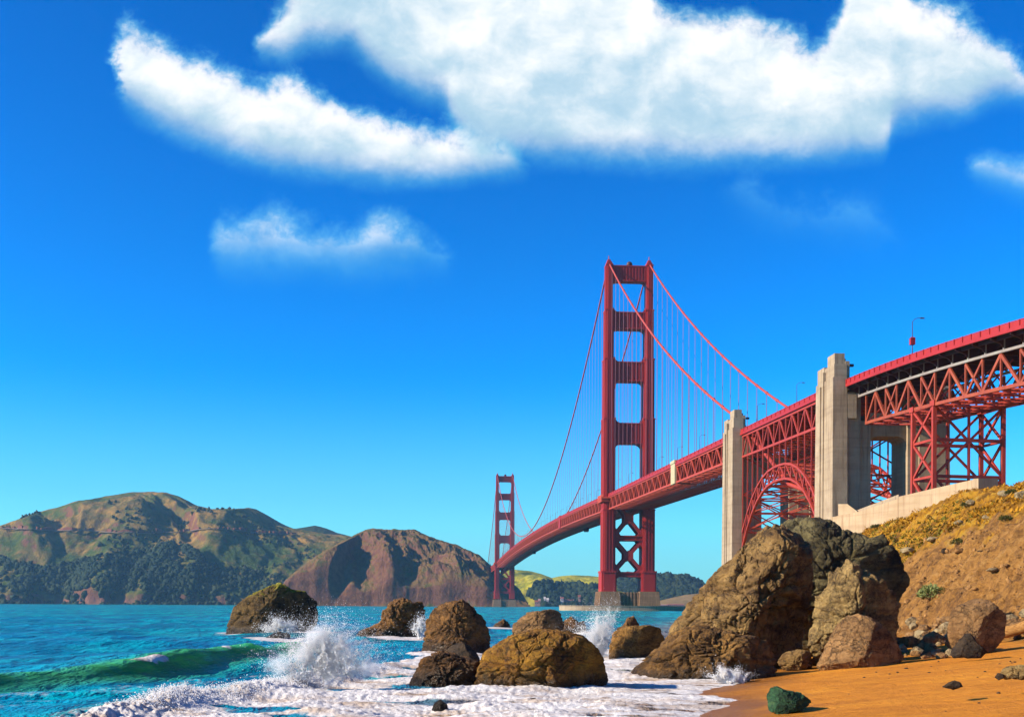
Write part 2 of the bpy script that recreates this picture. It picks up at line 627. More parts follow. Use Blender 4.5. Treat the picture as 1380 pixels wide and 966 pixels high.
def rock_mat(name, light, mid, dark, wet=0.35, accent=None, acc_amt=0.0, top_moss=None, scale=1.0, crackd=0.6, gain=(1.0, 0.93, 0.72)):
    m, T = new_mat(name)
    p = T.pos()
    geo = T.node('ShaderNodeNewGeometry')
    z = T.sep(p)[2]
    warp = T.vmath('ADD', p, T.scale(T.vmath('SUBTRACT', T.noisec(p, 0.5 * scale, 5), (0.5, 0.5, 0.5)), (0.7, 0.7, 0.7)))
    n1 = T.noise(p, 0.55 * scale, 8, 0.66)
    n2 = T.noise(warp, 2.6 * scale, 12, 0.78)
    n3 = T.noise(T.scale(warp, (0.5, 0.5, 2.4)), 1.1 * scale, 6, 0.62)
    f = T.math('ADD', T.math('MULTIPLY', n1, 0.4), T.math('ADD', T.math('MULTIPLY', n2, 0.35), T.math('MULTIPLY', n3, 0.25)))
    c = T.ramp(f, [(0.385, dark), (0.46, mid), (0.53, light), (0.63, tuple(min(1, x * 1.6) for x in light))])
    if accent:
        a = T.smooth(T.noise(warp, 1.3 * scale, 6, 0.65), 0.60 - acc_amt, 0.78 - acc_amt)
        c = T.mix(T.math('MULTIPLY', a, 0.8), c, accent)
    ca = T.math('ABSOLUTE', T.math('SUBTRACT', T.noise(T.vmath('ADD', warp, (7, 3, 5)), 0.55 * scale, 7, 0.62), 0.5))
    cb = T.math('ABSOLUTE', T.math('SUBTRACT', T.noise(T.scale(T.vmath('ADD', warp, (1, 9, 2)), (0.7, 0.7, 1.5)), 1.5 * scale, 6, 0.65), 0.5))
    nm = T.noise(p, 0.8 * scale, 3)
    crk = T.math('MULTIPLY', T.smooth(ca, 0.0, 0.014), T.smooth(T.math('ADD', cb, T.math('MULTIPLY', T.smooth(nm, 0.42, 0.6), 0.05)), 0.0, 0.022))
    c = T.mix(T.math('MULTIPLY', T.math('SUBTRACT', 1.0, crk), crackd), c, tuple(x * 0.35 for x in dark))
    if top_moss:
        nz = T.sep(geo.outputs['Normal'])[2]
        mk = T.smooth(T.math('ADD', nz, T.math('MULTIPLY', T.math('SUBTRACT', n2, 0.5), 1.6)), top_moss[1], top_moss[1] + 0.25)
        mk = T.math('MULTIPLY', mk, T.smooth(z, top_moss[2], top_moss[2] + 1.0))
        c = T.mix(T.math('MULTIPLY', mk, 0.85), c, top_moss[0])
    wl = T.math('ADD', z, T.math('MULTIPLY', T.math('SUBTRACT', n1, 0.5), -1.4))
    wt = T.smooth(wl, wet - 0.25, wet + 0.45, 1.0, 0.0)
    c = T.mix(T.math('MULTIPLY', wt, 0.75), c, tuple(x * 0.5 for x in dark))
    rough = T.math('SUBTRACT', 0.92, T.math('MULTIPLY', wt, 0.62))
    hb = T.math('ADD', T.math('MULTIPLY', n2, 1.0), T.math('MULTIPLY', T.noise(p, 9.0 * scale, 8, 0.75), 0.4))
    hb = T.math('ADD', hb, T.math('MULTIPLY', crk, 0.25))
    nb = T.bump(hb, 0.85, 0.32 / scale)
    c = T.mix(1.0, c, tuple(gain), 'MULTIPLY')
    finish(T, principled(T, c, rough, nb, 0.35))
    return m


M['rock_main'] = rock_mat('olive_brown_rock', (0.40, 0.245, 0.092), (0.225, 0.125, 0.044), (0.040, 0.024, 0.011), -0.3, (0.20, 0.165, 0.070), 0.03, None, 1.0, 0.75)
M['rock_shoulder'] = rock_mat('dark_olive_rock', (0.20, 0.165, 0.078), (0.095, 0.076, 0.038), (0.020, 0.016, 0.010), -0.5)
M['rock_shelf'] = rock_mat('wet_brown_rock', (0.36, 0.19, 0.050), (0.19, 0.095, 0.026), (0.040, 0.024, 0.010), 0.35, (0.26, 0.13, 0.035), 0.02)
M['rock_tan'] = rock_mat('tan_rock', (0.46, 0.26, 0.115), (0.29, 0.155, 0.065), (0.08, 0.045, 0.022), -0.5)
M['rock_olive'] = rock_mat('craggy_olive_rock', (0.44, 0.30, 0.125), (0.25, 0.160, 0.064), (0.04, 0.026, 0.013), -0.5, None, 0, None, 1.5)
M['rock_sea'] = rock_mat('sea_brown_rock', (0.33, 0.16, 0.050), (0.17, 0.082, 0.028), (0.040, 0.022, 0.010), 0.65, (0.30, 0.13, 0.03), 0.02)
M['rock_gold'] = rock_mat('weedy_golden_rock', (0.46, 0.235, 0.022), (0.27, 0.118, 0.013), (0.040, 0.020, 0.006), 0.45, (0.055, 0.038, 0.008), 0.10, None, 1.6)
M['rock_far'] = rock_mat('dark_sea_stack', (0.19, 0.115, 0.040), (0.085, 0.052, 0.020), (0.022, 0.015, 0.009), 0.6, (0.22, 0.11, 0.03), 0.0, ((0.38, 0.36, 0.02), 0.45, 3.6))
M['rock_dark'] = rock_mat('dark_wet_rock', (0.10, 0.062, 0.034), (0.05, 0.032, 0.020), (0.018, 0.012, 0.009), 0.6)
M['rock_green'] = rock_mat('green_rock', (0.05, 0.16, 0.075), (0.022, 0.075, 0.040), (0.012, 0.018, 0.012), -0.6, (0.16, 0.22, 0.09), 0.04, None, 3.0)
M['rock_pale'] = rock_mat('pale_stone', (0.50, 0.40, 0.26), (0.36, 0.26, 0.15), (0.15, 0.10, 0.06), -9, (0.36, 0.37, 0.24), 0.02, None, 1.6)
M['pebble'] = rock_mat('dark_pebble', (0.11, 0.065, 0.04), (0.06, 0.035, 0.02), (0.02, 0.012, 0.01), -9, None, 0, None, 4)

# driftwood
m, T = new_mat('sunlit_driftwood')
p = T.pos()
n = T.noise(T.scale(p, (0.6, 6, 8)), 2.0, 6, 0.6)
c = T.ramp(n, [(0.3, (0.22, 0.09, 0.02)), (0.5, (0.46, 0.22, 0.055)), (0.75, (0.60, 0.33, 0.10))])
finish(T, principled(T, c, 0.8, T.bump(n, 0.6, 0.05), 0.2))
M['wood'] = m

# sand, scree and ice plant on the one sheet of ground
m, T = new_mat('beach_and_cliff')
p = T.pos()
sl = T.attr('slope_d')        # metres inland of the foot of the cliff
sh = T.attr('shore_d')        # metres inland of the waterline
n1 = T.noise(p, 0.35, 8, 0.65)
n2 = T.noise(p, 2.0, 10, 0.75)
n3 = T.noise(T.scale(p, (0.35, 2.2, 1.0)), 1.0, 6, 0.6)
drift = T.noise(T.scale(p, (0.5, 1.6, 1.0)), 0.5, 5, 0.6)
sandf = T.math('ADD', T.math('MULTIPLY', drift, 0.6), T.math('MULTIPLY', n2, 0.4))
sand = T.ramp(sandf, [(0.33, (0.56, 0.185, 0.012)), (0.5, (0.78, 0.275, 0.018)), (0.66, (0.92, 0.37, 0.030))])
dry = T.ramp(T.math('ADD', T.math('MULTIPLY', n2, 0.7), T.math('MULTIPLY', n1, 0.3)), [(0.36, (0.38, 0.13, 0.014)), (0.5, (0.70, 0.31, 0.040)), (0.66, (0.82, 0.44, 0.07))])
sand = T.mix(T.smooth(T.math('ADD', sh, T.math('MULTIPLY', T.math('SUBTRACT', n1, 0.5), 14.0)), 11.5, 15.5), sand, dry)
wetm = T.smooth(T.math('ADD', sh, T.math('MULTIPLY', T.math('SUBTRACT', n1, 0.5), 4.0)), 0.9, 4.2, 1.0, 0.0)
sand = T.mix(T.math('MULTIPLY', wetm, 0.68), sand, (0.20, 0.075, 0.016))
soilf = T.math('ADD', T.math('MULTIPLY', n1, 0.45), T.math('MULTIPLY', n2, 0.55))
soil = T.ramp(soilf, [(0.33, (0.09, 0.042, 0.014)), (0.43, (0.34, 0.155, 0.044)), (0.53, (0.76, 0.355, 0.080)), (0.65, (0.92, 0.52, 0.17))])
nv = T.noise(T.vmath('ADD', p, (31, 7, 3)), 0.55, 8, 0.68)
veg = T.ramp(nv, [(0.30, (0.13, 0.075, 0.016)), (0.42, (0.40, 0.18, 0.022)), (0.50, (0.80, 0.36, 0.024)), (0.58, (0.92, 0.48, 0.035)), (0.68, (0.62, 0.47, 0.20))])
yy = T.sep(p)[1]
vm = T.smooth(T.math('ADD', T.math('ADD', sl, T.math('MULTIPLY', T.math('SUBTRACT', yy, 95.0), 0.07)), T.math('MULTIPLY', T.math('SUBTRACT', n1, 0.5), 16.0)), 8.5, 11.0)
vm = T.math('MULTIPLY', vm, T.smooth(nv, 0.26, 0.36))
land = T.mix(vm, soil, veg)
fm = T.smooth(T.math('ADD', sl, T.math('MULTIPLY', T.math('SUBTRACT', n2, 0.5), 4.0)), -1.6, 0.6)
c = T.mix(fm, sand, land)
rough = T.math('SUBTRACT', 0.95, T.math('MULTIPLY', wetm, 0.55))
rip = T.noise(T.scale(p, (1.0, 3.2, 1.0)), 1.6, 5, 0.6)
hb = T.math('ADD', T.math('MULTIPLY', T.math('MULTIPLY', n2, fm), 1.0), T.math('ADD', T.math('MULTIPLY', rip, 0.16), T.math('MULTIPLY', n2, 0.14)))
nb = T.bump(hb, 1.0, 0.8)
finish(T, principled(T, c, rough, nb, 0.2))
M['ground'] = m

# water with foam
m, T = new_mat('sea_water')
p = T.pos()
foam_a = T.attr('foam')
thin = T.attr('crest')
X_, Y_, Z_ = T.sep(p)
far = T.smooth(Y_, 60.0, 420.0)
nb1 = T.noise(T.scale(p, (0.55, 1.0, 1.0)), 0.9, 6, 0.6)
nb2 = T.noise(T.scale(p, (0.5, 1.0, 1.0)), 0.16, 5, 0.6)
nbig = T.noise(T.scale(p, (0.4, 1.0, 1.0)), 0.03, 5, 0.6)
body = T.mix(far, (0.000, 0.330, 0.470), (0.000, 0.360, 0.390))
body = T.mix(T.smooth(nb2, 0.38, 0.62), body, T.mix(far, (0.000, 0.210, 0.400), (0.000, 0.260, 0.370)))
body = T.mix(T.math('MULTIPLY', T.smooth(nbig, 0.45, 0.62), 0.5), body, (0.0, 0.300, 0.250))
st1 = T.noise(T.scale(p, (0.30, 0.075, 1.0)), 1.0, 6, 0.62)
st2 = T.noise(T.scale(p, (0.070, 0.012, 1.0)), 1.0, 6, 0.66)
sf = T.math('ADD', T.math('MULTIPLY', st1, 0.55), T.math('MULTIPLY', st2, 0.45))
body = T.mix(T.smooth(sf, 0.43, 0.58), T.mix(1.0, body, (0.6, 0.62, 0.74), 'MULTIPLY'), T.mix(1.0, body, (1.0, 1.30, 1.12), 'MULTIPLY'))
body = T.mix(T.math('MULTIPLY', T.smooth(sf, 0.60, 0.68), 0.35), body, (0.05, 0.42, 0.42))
wvn = T.noise(T.scale(p, (0.9, 0.9, 0.25)), 1.6, 6, 0.65)
thin = T.math('MULTIPLY', thin, T.smooth(wvn, 0.30, 0.62, 0.6, 1.0))
body = T.mix(thin, body, (0.14, 0.98, 0.34))
foamn = T.noise(p, 2.4, 8, 0.66)
lace = T.voro(T.vmath('ADD', p, T.scale(T.noisec(p, 1.0), (1.0, 1.0, 1.0))), 1.3, 'DISTANCE_TO_EDGE')
lv = T.math('ADD', T.math('MULTIPLY', foamn, 0.75), T.math('MULTIPLY', T.math('SUBTRACT', 0.25, lace), 0.8))
lv = T.math('ADD', lv, T.math('SUBTRACT', T.math('MULTIPLY', foam_a, 1.30), 0.87))
caps_n = T.noise(T.scale(p, (0.25, 0.75, 1.0)), 0.30, 6, 0.7)
caps = T.math('MULTIPLY', T.smooth(T.noise(T.scale(p, (0.16, 0.05, 1.0)), 1.0, 7, 0.72), 0.69, 0.74), T.smooth(Y_, 75.0, 140.0))
fm = T.math('MAXIMUM', T.smooth(lv, 0.12, 0.50), T.math('MULTIPLY', caps, 0.7))
foamcol = T.ramp(T.noise(T.scale(p, (0.5, 1.2, 1.0)), 0.55, 7, 0.68), [(0.30, (0.52, 0.34, 0.19)), (0.42, (0.78, 0.64, 0.52)), (0.52, (0.95, 0.89, 0.83))])
hb = T.math('ADD', T.math('MULTIPLY', st1, 3.0), T.math('ADD', T.math('MULTIPLY', nb1, 0.5), T.math('MULTIPLY', nb2, 1.3)))
nrm = T.bump(hb, 0.8, 1.3)
nrmf = T.bump(T.noise(p, 5.0, 7, 0.7), 0.8, 0.12)
shal = T.attr('shallow')
body = T.mix(T.math('MULTIPLY', shal, 0.85), body, (0.36, 0.19, 0.075))
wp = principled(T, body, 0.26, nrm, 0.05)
wp.inputs['IOR'].default_value = 1.33
tr = T.node('ShaderNodeBsdfTranslucent')
T.put(tr.inputs['Color'], (0.22, 1.0, 0.25))
ts = T.node('ShaderNodeBsdfTransparent')
T.put(ts.inputs['Color'], (0.35, 1.0, 0.45))
mxt = T.node('ShaderNodeMixShader')
mxt.inputs[0].default_value = 0.35
T.link(tr.outputs[0], mxt.inputs[1]); T.link(ts.outputs[0], mxt.inputs[2])
mx0 = T.node('ShaderNodeMixShader')
T.put(mx0.inputs[0], T.math('MULTIPLY', thin, 0.62))
T.link(wp.outputs[0], mx0.inputs[1]); T.link(mxt.outputs[0], mx0.inputs[2])
fp = principled(T, foamcol, 0.9, nrmf, 0.2)
mx = T.node('ShaderNodeMixShader')
T.put(mx.inputs[0], fm)
T.link(mx0.outputs[0], mx.inputs[1]); T.link(fp.outputs[0], mx.inputs[2])
finish(T, mx)
M['water'] = m

m, T = new_mat('white_spray')
d = principled(T, (1.5, 1.47, 1.43), 0.9, None, 0.2)
tr = T.node('ShaderNodeBsdfTranslucent')
T.put(tr.inputs['Color'], (0.95, 0.94, 0.92))
mx = T.node('ShaderNodeMixShader')
mx.inputs[0].default_value = 0.5
T.link(d.outputs[0], mx.inputs[1]); T.link(tr.outputs[0], mx.inputs[2])
finish(T, mx)
M['spray'] = m


# hills
def hill_mat(name, cols, soil, soil_amt, low=None, scale=1.0):
    m, T = new_mat(name)
    p = T.pos()
    g = T.node('ShaderNodeNewGeometry')
    n1 = T.noise(p, 0.0055 * scale, 8, 0.64)
    n2 = T.noise(p, 0.022 * scale, 8, 0.68)
    f = T.math('ADD', T.math('MULTIPLY', n1, 0.55), T.math('MULTIPLY', n2, 0.45))
    c = T.ramp(f, [(0.36, cols[0]), (0.45, cols[1]), (0.53, cols[2]), (0.62, cols[3])])
    steep = T.sep(g.outputs['Normal'])[2]
    sm = T.smooth(T.math('ADD', steep, T.math('MULTIPLY', T.math('SUBTRACT', n2, 0.5), 1.3)), soil_amt, soil_amt + 0.25, 1.0, 0.0)
    s2 = T.mix(T.smooth(T.noise(p, 0.05 * scale, 6, 0.7), 0.35, 0.65), soil[0], soil[1])
    c = T.mix(sm, c, s2)
    z = T.sep(p)[2]
    if low:
        lm = T.smooth(T.math('ADD', z, T.math('MULTIPLY', T.math('SUBTRACT', n2, 0.5), 40.0)), 2.0, 26.0, 1.0, 0.0)
        c = T.mix(T.math('MULTIPLY', lm, 0.8), c, low)
    nb = T.bump(T.math('ADD', n2, T.math('MULTIPLY', T.noise(p, 0.12 * scale, 6, 0.7), 0.3)), 0.9, 14.0 / scale)
    finish(T, principled(T, c, 0.95, nb, 0.1))
    return m


M['hill_green'] = hill_mat('green_and_gold_hillside', ((0.035, 0.075, 0.012), (0.085, 0.120, 0.020), (0.20, 0.145, 0.034), (0.40, 0.225, 0.050)),
                           ((0.25, 0.10, 0.050), (0.17, 0.07, 0.040)), 0.42, (0.26, 0.12, 0.085))
M['hill_red'] = hill_mat('red_brown_cliff', ((0.10, 0.085, 0.026), (0.16, 0.110, 0.034), (0.24, 0.130, 0.050), (0.11, 0.115, 0.028)),
                         ((0.24, 0.108, 0.058), (0.145, 0.062, 0.038)), 0.50, None, 1.6)
M['hill_bright'] = hill_mat('bright_grassy_hill', ((0.07, 0.11, 0.014), (0.30, 0.29, 0.020), (0.52, 0.45, 0.030), (0.55, 0.42, 0.05)),
                            ((0.16, 0.13, 0.03), (0.10, 0.10, 0.03)), 0.3, None, 1.2)
M['hill_dark'] = hill_mat('wooded_hill', ((0.018, 0.034, 0.014), (0.026, 0.045, 0.018), (0.040, 0.055, 0.020), (0.07, 0.07, 0.025)),
                          ((0.05, 0.05, 0.02), (0.04, 0.04, 0.02)), 0.2, (0.16, 0.10, 0.05), 1.5)
M['hill_tan'] = hill_mat('tan_spit', ((0.16, 0.12, 0.03), (0.24, 0.16, 0.05), (0.30, 0.19, 0.07), (0.32, 0.2, 0.08)),
                         ((0.2, 0.12, 0.06), (0.16, 0.1, 0.05)), 0.3, None, 2.0)


def leaf_mat(name, a, b, c_, scale):
    m, T = new_mat(name)
    p = T.pos()
    n = T.noise(p, scale, 4, 0.6)
    c = T.ramp(n, [(0.33, a), (0.5, b), (0.68, c_)])
    finish(T, principled(T, c, 0.85, None, 0.15))
    return m


M['wood_far'] = leaf_mat('distant_tree_foliage', (0.008, 0.020, 0.010), (0.016, 0.034, 0.013), (0.042, 0.056, 0.018), 0.012)
M['scree'] = rock_mat('scree_stone', (0.60, 0.32, 0.12), (0.36, 0.18, 0.065), (0.10, 0.05, 0.02), -9, None, 0, None, 1.2)
M['scrub_far'] = leaf_mat('distant_scrub', (0.03, 0.045, 0.012), (0.055, 0.06, 0.018), (0.10, 0.085, 0.03), 0.03)
M['leaf_pale'] = leaf_mat('pale_green_leaves', (0.16, 0.19, 0.05), (0.32, 0.36, 0.11), (0.42, 0.44, 0.17), 2.0)
M['leaf_dark'] = leaf_mat('dark_green_leaves', (0.045, 0.055, 0.012), (0.09, 0.095, 0.02), (0.15, 0.13, 0.03), 2.0)
M['ice_plant'] = leaf_mat('ice_plant_leaves', (0.14, 0.095, 0.016), (0.62, 0.28, 0.018), (0.90, 0.44, 0.026), 0.35)
M['ice_green'] = leaf_mat('ice_plant_green', (0.06, 0.070, 0.010), (0.20, 0.17, 0.018), (0.55, 0.34, 0.030), 0.4)
M['twig'] = paint_mat('brown_twig', (0.09, 0.055, 0.03), 0.2, 0.9)
M['house_white'] = paint_mat('house_white_paint', (0.72, 0.62, 0.58), 0.1, 0.8)
M['house_pink'] = paint_mat('house_pink_paint', (0.50, 0.27, 0.22), 0.15, 0.8)
M['roof_red'] = paint_mat('roof_red_tiles', (0.36, 0.10, 0.075), 0.2, 0.9)
M['window'] = paint_mat('dark_window', (0.03, 0.035, 0.045), 0.1, 0.2)
M['road'] = paint_mat('pale_road', (0.24, 0.16, 0.11), 0.15, 0.9)
M['bank'] = paint_mat('red_cut_bank', (0.24, 0.075, 0.045), 0.3, 0.95)
# ------------------------------------------------------------------ the ground: sea bed, beach, cliff and headland in one sheet
def shore_x(Y):
    return np.interp(Y, [-50, 0, 20, 28, 34.6, 39.1, 41.8, 45, 49.1, 58, 70, 90, 120, 180, 300, 450, 480, 540],
                     [-30, -9, 0.5, 4.2, 5.5, 6.4, 5.6, 7.2, 9.1, 11.9, 13.5, 17, 22, 31, 56, 79, 84, 140])


def foot_x(Y):
    return np.interp(Y, [-50, 0, 30, 45, 58, 65, 103, 136, 179, 300, 450, 540],
                     [70, 60, 41, 33, 29.3, 28.3, 28.0, 31.5, 37, 61, 82, 146])


def ground_z(X, Y, detail=True):
    X = np.asarray(X, float); Y = np.asarray(Y, float)
    xs, xb = shore_x(Y), foot_x(Y)
    wob = 1.6 * fbm(X * 0.05, Y * 0.05, 3.3, 3) if detail else 0.0
    s = X - xs + np.where(Y > 45, wob * 0.4, 0.15 * wob)
    d = X - xb + wob
    z = np.where(s < 0, np.maximum(s * 0.10, -5.0), 0.10 * np.minimum(s, np.maximum(xb - xs, 0.0)))
    t = np.clip(d / 17.0, 0, 1)
    rise = 12.9 * (0.70 * t + 0.30 * sstep(t, 0, 1)) + 0.045 * np.maximum(d - 17.0, 0)
    k = sstep(d, -1.5, 3.0)
    fade = 1.0 - sstep(Y, 470, 560)
    z = z + rise * fade
    if detail:
        rough = 0.85 * fbm(X * 0.16, Y * 0.16, 1.7, 4) + 0.42 * ridged(X * 0.5, Y * 0.5, 8.1, 5, 0.6) * 1.7
        gul = 0.9 * (ridged(X * 0.05 + Y * 0.09, Y * 0.02, 5.5, 3) - 0.6)
        z = z + k * fade * (rough * 0.75 + gul * (1 - 0.6 * sstep(t, 0.7, 1.0)))
        z = z + (1 - k) * np.where(s > 0, 0.05 * fbm(X * 0.5, Y * 0.9, 2.2, 3) * np.clip(s / 3, 0, 1), 0)
    z = np.where(Y > 560, -5.0, z)
    return z, d, s


def axis(parts):
    out = []
    for a, b, st in parts:
        out.append(np.arange(a, b, st))
    return np.concatenate(out + [np.array([parts[-1][1]])])


gx = axis([(-7800, -800, 700), (-800, -40, 60), (-40, 0, 4), (0, 26, 0.4), (26, 62, 0.2), (62, 160, 3), (160, 800, 80), (800, 7800, 700)])
gy = axis([(-200, 0, 20), (0, 24, 2), (24, 64, 0.35), (64, 135, 0.3), (135, 240, 0.9), (240, 560, 8), (560, 2000, 240), (2000, 7800, 700)])
GX, GY = np.meshgrid(gx, gy, indexing='ij')
GZ, GD, GS = ground_z(GX, GY)
ground = mesh_np('ground', np.stack([GX, GY, GZ], -1).reshape(-1, 3), grid_faces(len(gx), len(gy)), M['ground'], None, True,
                 {'slope_d': GD.ravel(), 'shore_d': GS.ravel()})
tag(ground, kind='structure')


def gz(x, y):
    return float(ground_z(np.array([x]), np.array([y]))[0][0])


# ------------------------------------------------------------------ boulders: outlines in the photo give each its size and silhouette
def ico(level):
    t = (1 + 5 ** 0.5) / 2
    v = np.array([(-1, t, 0), (1, t, 0), (-1, -t, 0), (1, -t, 0), (0, -1, t), (0, 1, t), (0, -1, -t), (0, 1, -t), (t, 0, -1), (t, 0, 1), (-t, 0, -1), (-t, 0, 1)], float)
    f = np.array([(0, 11, 5), (0, 5, 1), (0, 1, 7), (0, 7, 10), (0, 10, 11), (1, 5, 9), (5, 11, 4), (11, 10, 2), (10, 7, 6), (7, 1, 8), (3, 9, 4), (3, 4, 2), (3, 2, 6), (3, 6, 8),
                  (3, 8, 9), (4, 9, 5), (2, 4, 11), (6, 2, 10), (8, 6, 7), (9, 8, 1)])
    v /= np.linalg.norm(v, axis=1)[:, None]
    for _ in range(level):
        e = np.concatenate([f[:, [0, 1]], f[:, [1, 2]], f[:, [2, 0]]])
        es = np.sort(e, axis=1)
        u, inv = np.unique(es, axis=0, return_inverse=True)
        mid = v[u[:, 0]] + v[u[:, 1]]
        mid /= np.linalg.norm(mid, axis=1)[:, None]
        n = len(v); m = len(f)
        a, b, c = n + inv[:m], n + inv[m:2 * m], n + inv[2 * m:]
        v = np.concatenate([v, mid])
        f = np.concatenate([np.stack([f[:, 0], a, c], 1), np.stack([f[:, 1], b, a], 1), np.stack([f[:, 2], c, b], 1), np.stack([a, b, c], 1)])
    return v, f


ICO = {k: ico(k) for k in range(0, 8)}
ROCK_FOOT = []        # (x, y, half width, half depth) of rocks, for the foam round them


def rock(name, label, cat, outline, cpx, base, ratio, mat, seed, cuts=(), amp=0.05, level=5, group=None, ncuts=13, front=0.75, pw=2.6, strata=0.0, thing=True):
    rg = np.random.default_rng(seed)
    pyb, zb = base
    xs = [p[0] for p in outline]
    Yb = ydist(cpx[0], pyb, zb)
    hw = (max(xs) - min(xs)) / 2 / F * Yb
    D = ratio * hw
    Yc = Yb + front * D
    a0, b0 = ray(*cpx)
    fwd = Vector((a0, 1, 0)).normalized()
    right = Vector((fwd.y, -fwd.x, 0))
    C = pt(cpx[0], cpx[1], Yc)
    poly = []
    dist = C.xy.dot(fwd.xy)
    for px, py in outline:
        a, b = ray(px, py)
        k = dist / (Vector((a, 1)).dot(fwd.xy))
        P = Vector((a * k, k, HC + b * k))
        poly.append(((P - C).xy.dot(right.xy), P.z - C.z))
    poly = np.array(poly)
    dense = []
    for i in range(len(poly)):
        p, q = poly[i], poly[(i + 1) % len(poly)]
        for t in np.linspace(0, 1, 24, endpoint=False):
            dense.append(p * (1 - t) + q * t)
    dense = np.array(dense)
    th = np.arctan2(dense[:, 1], dense[:, 0])
    rr = np.hypot(dense[:, 0], dense[:, 1])
    o = np.argsort(th)
    th, rr = th[o], rr[o]
    thx = np.concatenate([th - 2 * np.pi, th, th + 2 * np.pi])
    rrx = np.concatenate([rr, rr, rr])
    v, f = ICO[level]
    a, b, c = v[:, 0], v[:, 1], v[:, 2]
    ang = np.arctan2(c, a)
    Rr = np.interp(ang, thx, rrx)
    rho = np.hypot(a, c)
    k = (rho ** pw + np.abs(b) ** pw) ** (-1.0 / pw)
    L = np.stack([k * a * Rr, k * b * D, k * c * Rr], 1)      # right, towards camera, up
    S = float(np.mean(rr))
    for (n0, n1, n2, off) in cuts:
        n = np.array([n0, n1, n2], float); n /= np.linalg.norm(n)
        h = L @ n
        lim = off * h.max()
        over = np.maximum(h - lim, 0)
        L -= n[None, :] * (over * 0.92)[:, None]
    for _ in range(ncuts):
        n = rg.normal(size=3); n[1] = abs(n[1]) * 1.2 + 0.3; n[0] *= 0.9; n[2] *= 0.8
        if rg.random() < 0.25: n[1] *= -1
        n /= np.linalg.norm(n)
        h = L @ n
        lim = rg.uniform(0.74, 0.93) * h.max()
        over = np.maximum(h - lim, 0)
        L -= n[None, :] * (over * 0.85)[:, None]
    nd = L / (np.linalg.norm(L, axis=1)[:, None] + 1e-9)
    q = L / S
    sx = seed * 3.17
    disp = amp * fbm(q[:, 0] * 1.5 + sx, q[:, 1] * 1.5, q[:, 2] * 1.5, 4) * 0.7
    wx = q + 0.16 * np.stack([pnoise(q[:, 0] * 2 + sx, q[:, 1] * 2, q[:, 2] * 2), pnoise(q[:, 0] * 2, q[:, 1] * 2 + sx, q[:, 2] * 2), pnoise(q[:, 0] * 2, q[:, 1] * 2, q[:, 2] * 2 + sx)], 1)
    disp += amp * 0.26 * (ridged(wx[:, 0] * 2.6 + sx, wx[:, 1] * 2.6, wx[:, 2] * 2.6, 5, 0.55) - 0.6)
    disp += amp * 0.16 * fbm(q[:, 0] * 11 + sx, q[:, 1] * 11, q[:, 2] * 11, 4, 0.6)
    if strata:
        sv = wx[:, 2] * 7 + wx[:, 0] * 2.5
        disp += strata * np.abs(((sv + sx) % 1.0) - 0.5)
    # fractured blocks with open joints
    st = np.array([1.0, 1.0, 1.35])
    for fr, am in ((0.95, 1.0), (2.1, 1.0), (4.6, 0.40), (10.0, 0.10)):
        gapd, rv, tilt = worley(wx * st * fr + sx, seed)
        disp += amp * am * ((rv - 0.5) * 0.7 + tilt * 0.75) - amp * am * 0.55 * (1 - sstep(gapd, 0.0, 0.10))
    cv = np.abs(fbm(wx[:, 0] * 1.3 - sx, wx[:, 1] * 1.3, wx[:, 2] * 2.0, 4))
    disp -= amp * 0.6 * np.exp(-cv * 20)
    L = L + nd * (disp * S)[:, None]
    Wv = C_np(C) + L[:, 0:1] * np.array([right.x, right.y, 0]) - L[:, 1:2] * np.array([fwd.x, fwd.y, 0]) + L[:, 2:3] * np.array([0, 0, 1.0])
    cc = np.array([C.x, C.y, 0.0])
    ob = mesh_np(name, Wv - cc, f, mat, None, True)
    ob.location = cc
    tag(ob, label, cat, group)
    ROCK_FOOT.append((C.x, C.y, hw, D))
    return ob


def C_np(C):
    return np.array([C.x, C.y, C.z])[None, :]


rock('boulder', 'giant olive brown boulder on the beach, by far the largest rock', 'boulder',
     [(880, 905), (900, 862), (906, 842), (925, 818), (945, 790), (974, 765), (1000, 741), (1015, 728), (1032, 714), (1056, 704), (1078, 706),
      (1092, 730), (1092, 790), (1088, 860), (1080, 905), (1040, 925), (920, 925)], (1015, 815), (893, 0.5), 1.05, M['rock_main'], 21,
     [(0.78, 0.60, -0.20, 0.52), (-0.45, 0.75, 0.50, 0.62), (-0.75, 0.5, 0.35, 0.74), (-0.2, 0.95, 0.1, 0.80)], 0.066, 7, ncuts=8)
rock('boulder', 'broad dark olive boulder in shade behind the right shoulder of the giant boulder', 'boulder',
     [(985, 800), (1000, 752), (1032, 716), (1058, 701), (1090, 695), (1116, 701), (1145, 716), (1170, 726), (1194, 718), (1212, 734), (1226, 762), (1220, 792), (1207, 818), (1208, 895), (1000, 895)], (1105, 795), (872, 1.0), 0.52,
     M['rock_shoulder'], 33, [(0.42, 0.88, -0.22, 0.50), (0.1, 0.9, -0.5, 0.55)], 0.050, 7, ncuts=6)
rock('boulder', 'low wet brown boulder at the left foot of the giant boulder, washed by foam', 'boulder',
     [(842, 912), (858, 897), (880, 882), (897, 868), (915, 852), (940, 845), (965, 848), (990, 855), (1015, 858), (1035, 865), (1050, 885), (1046, 912), (1000, 930), (870, 932)], (950, 888), (915, 0.05),
     0.55, M['rock_shelf'], 22, [(0.5, 0.8, 0.1, 0.72)], 0.07, 6)
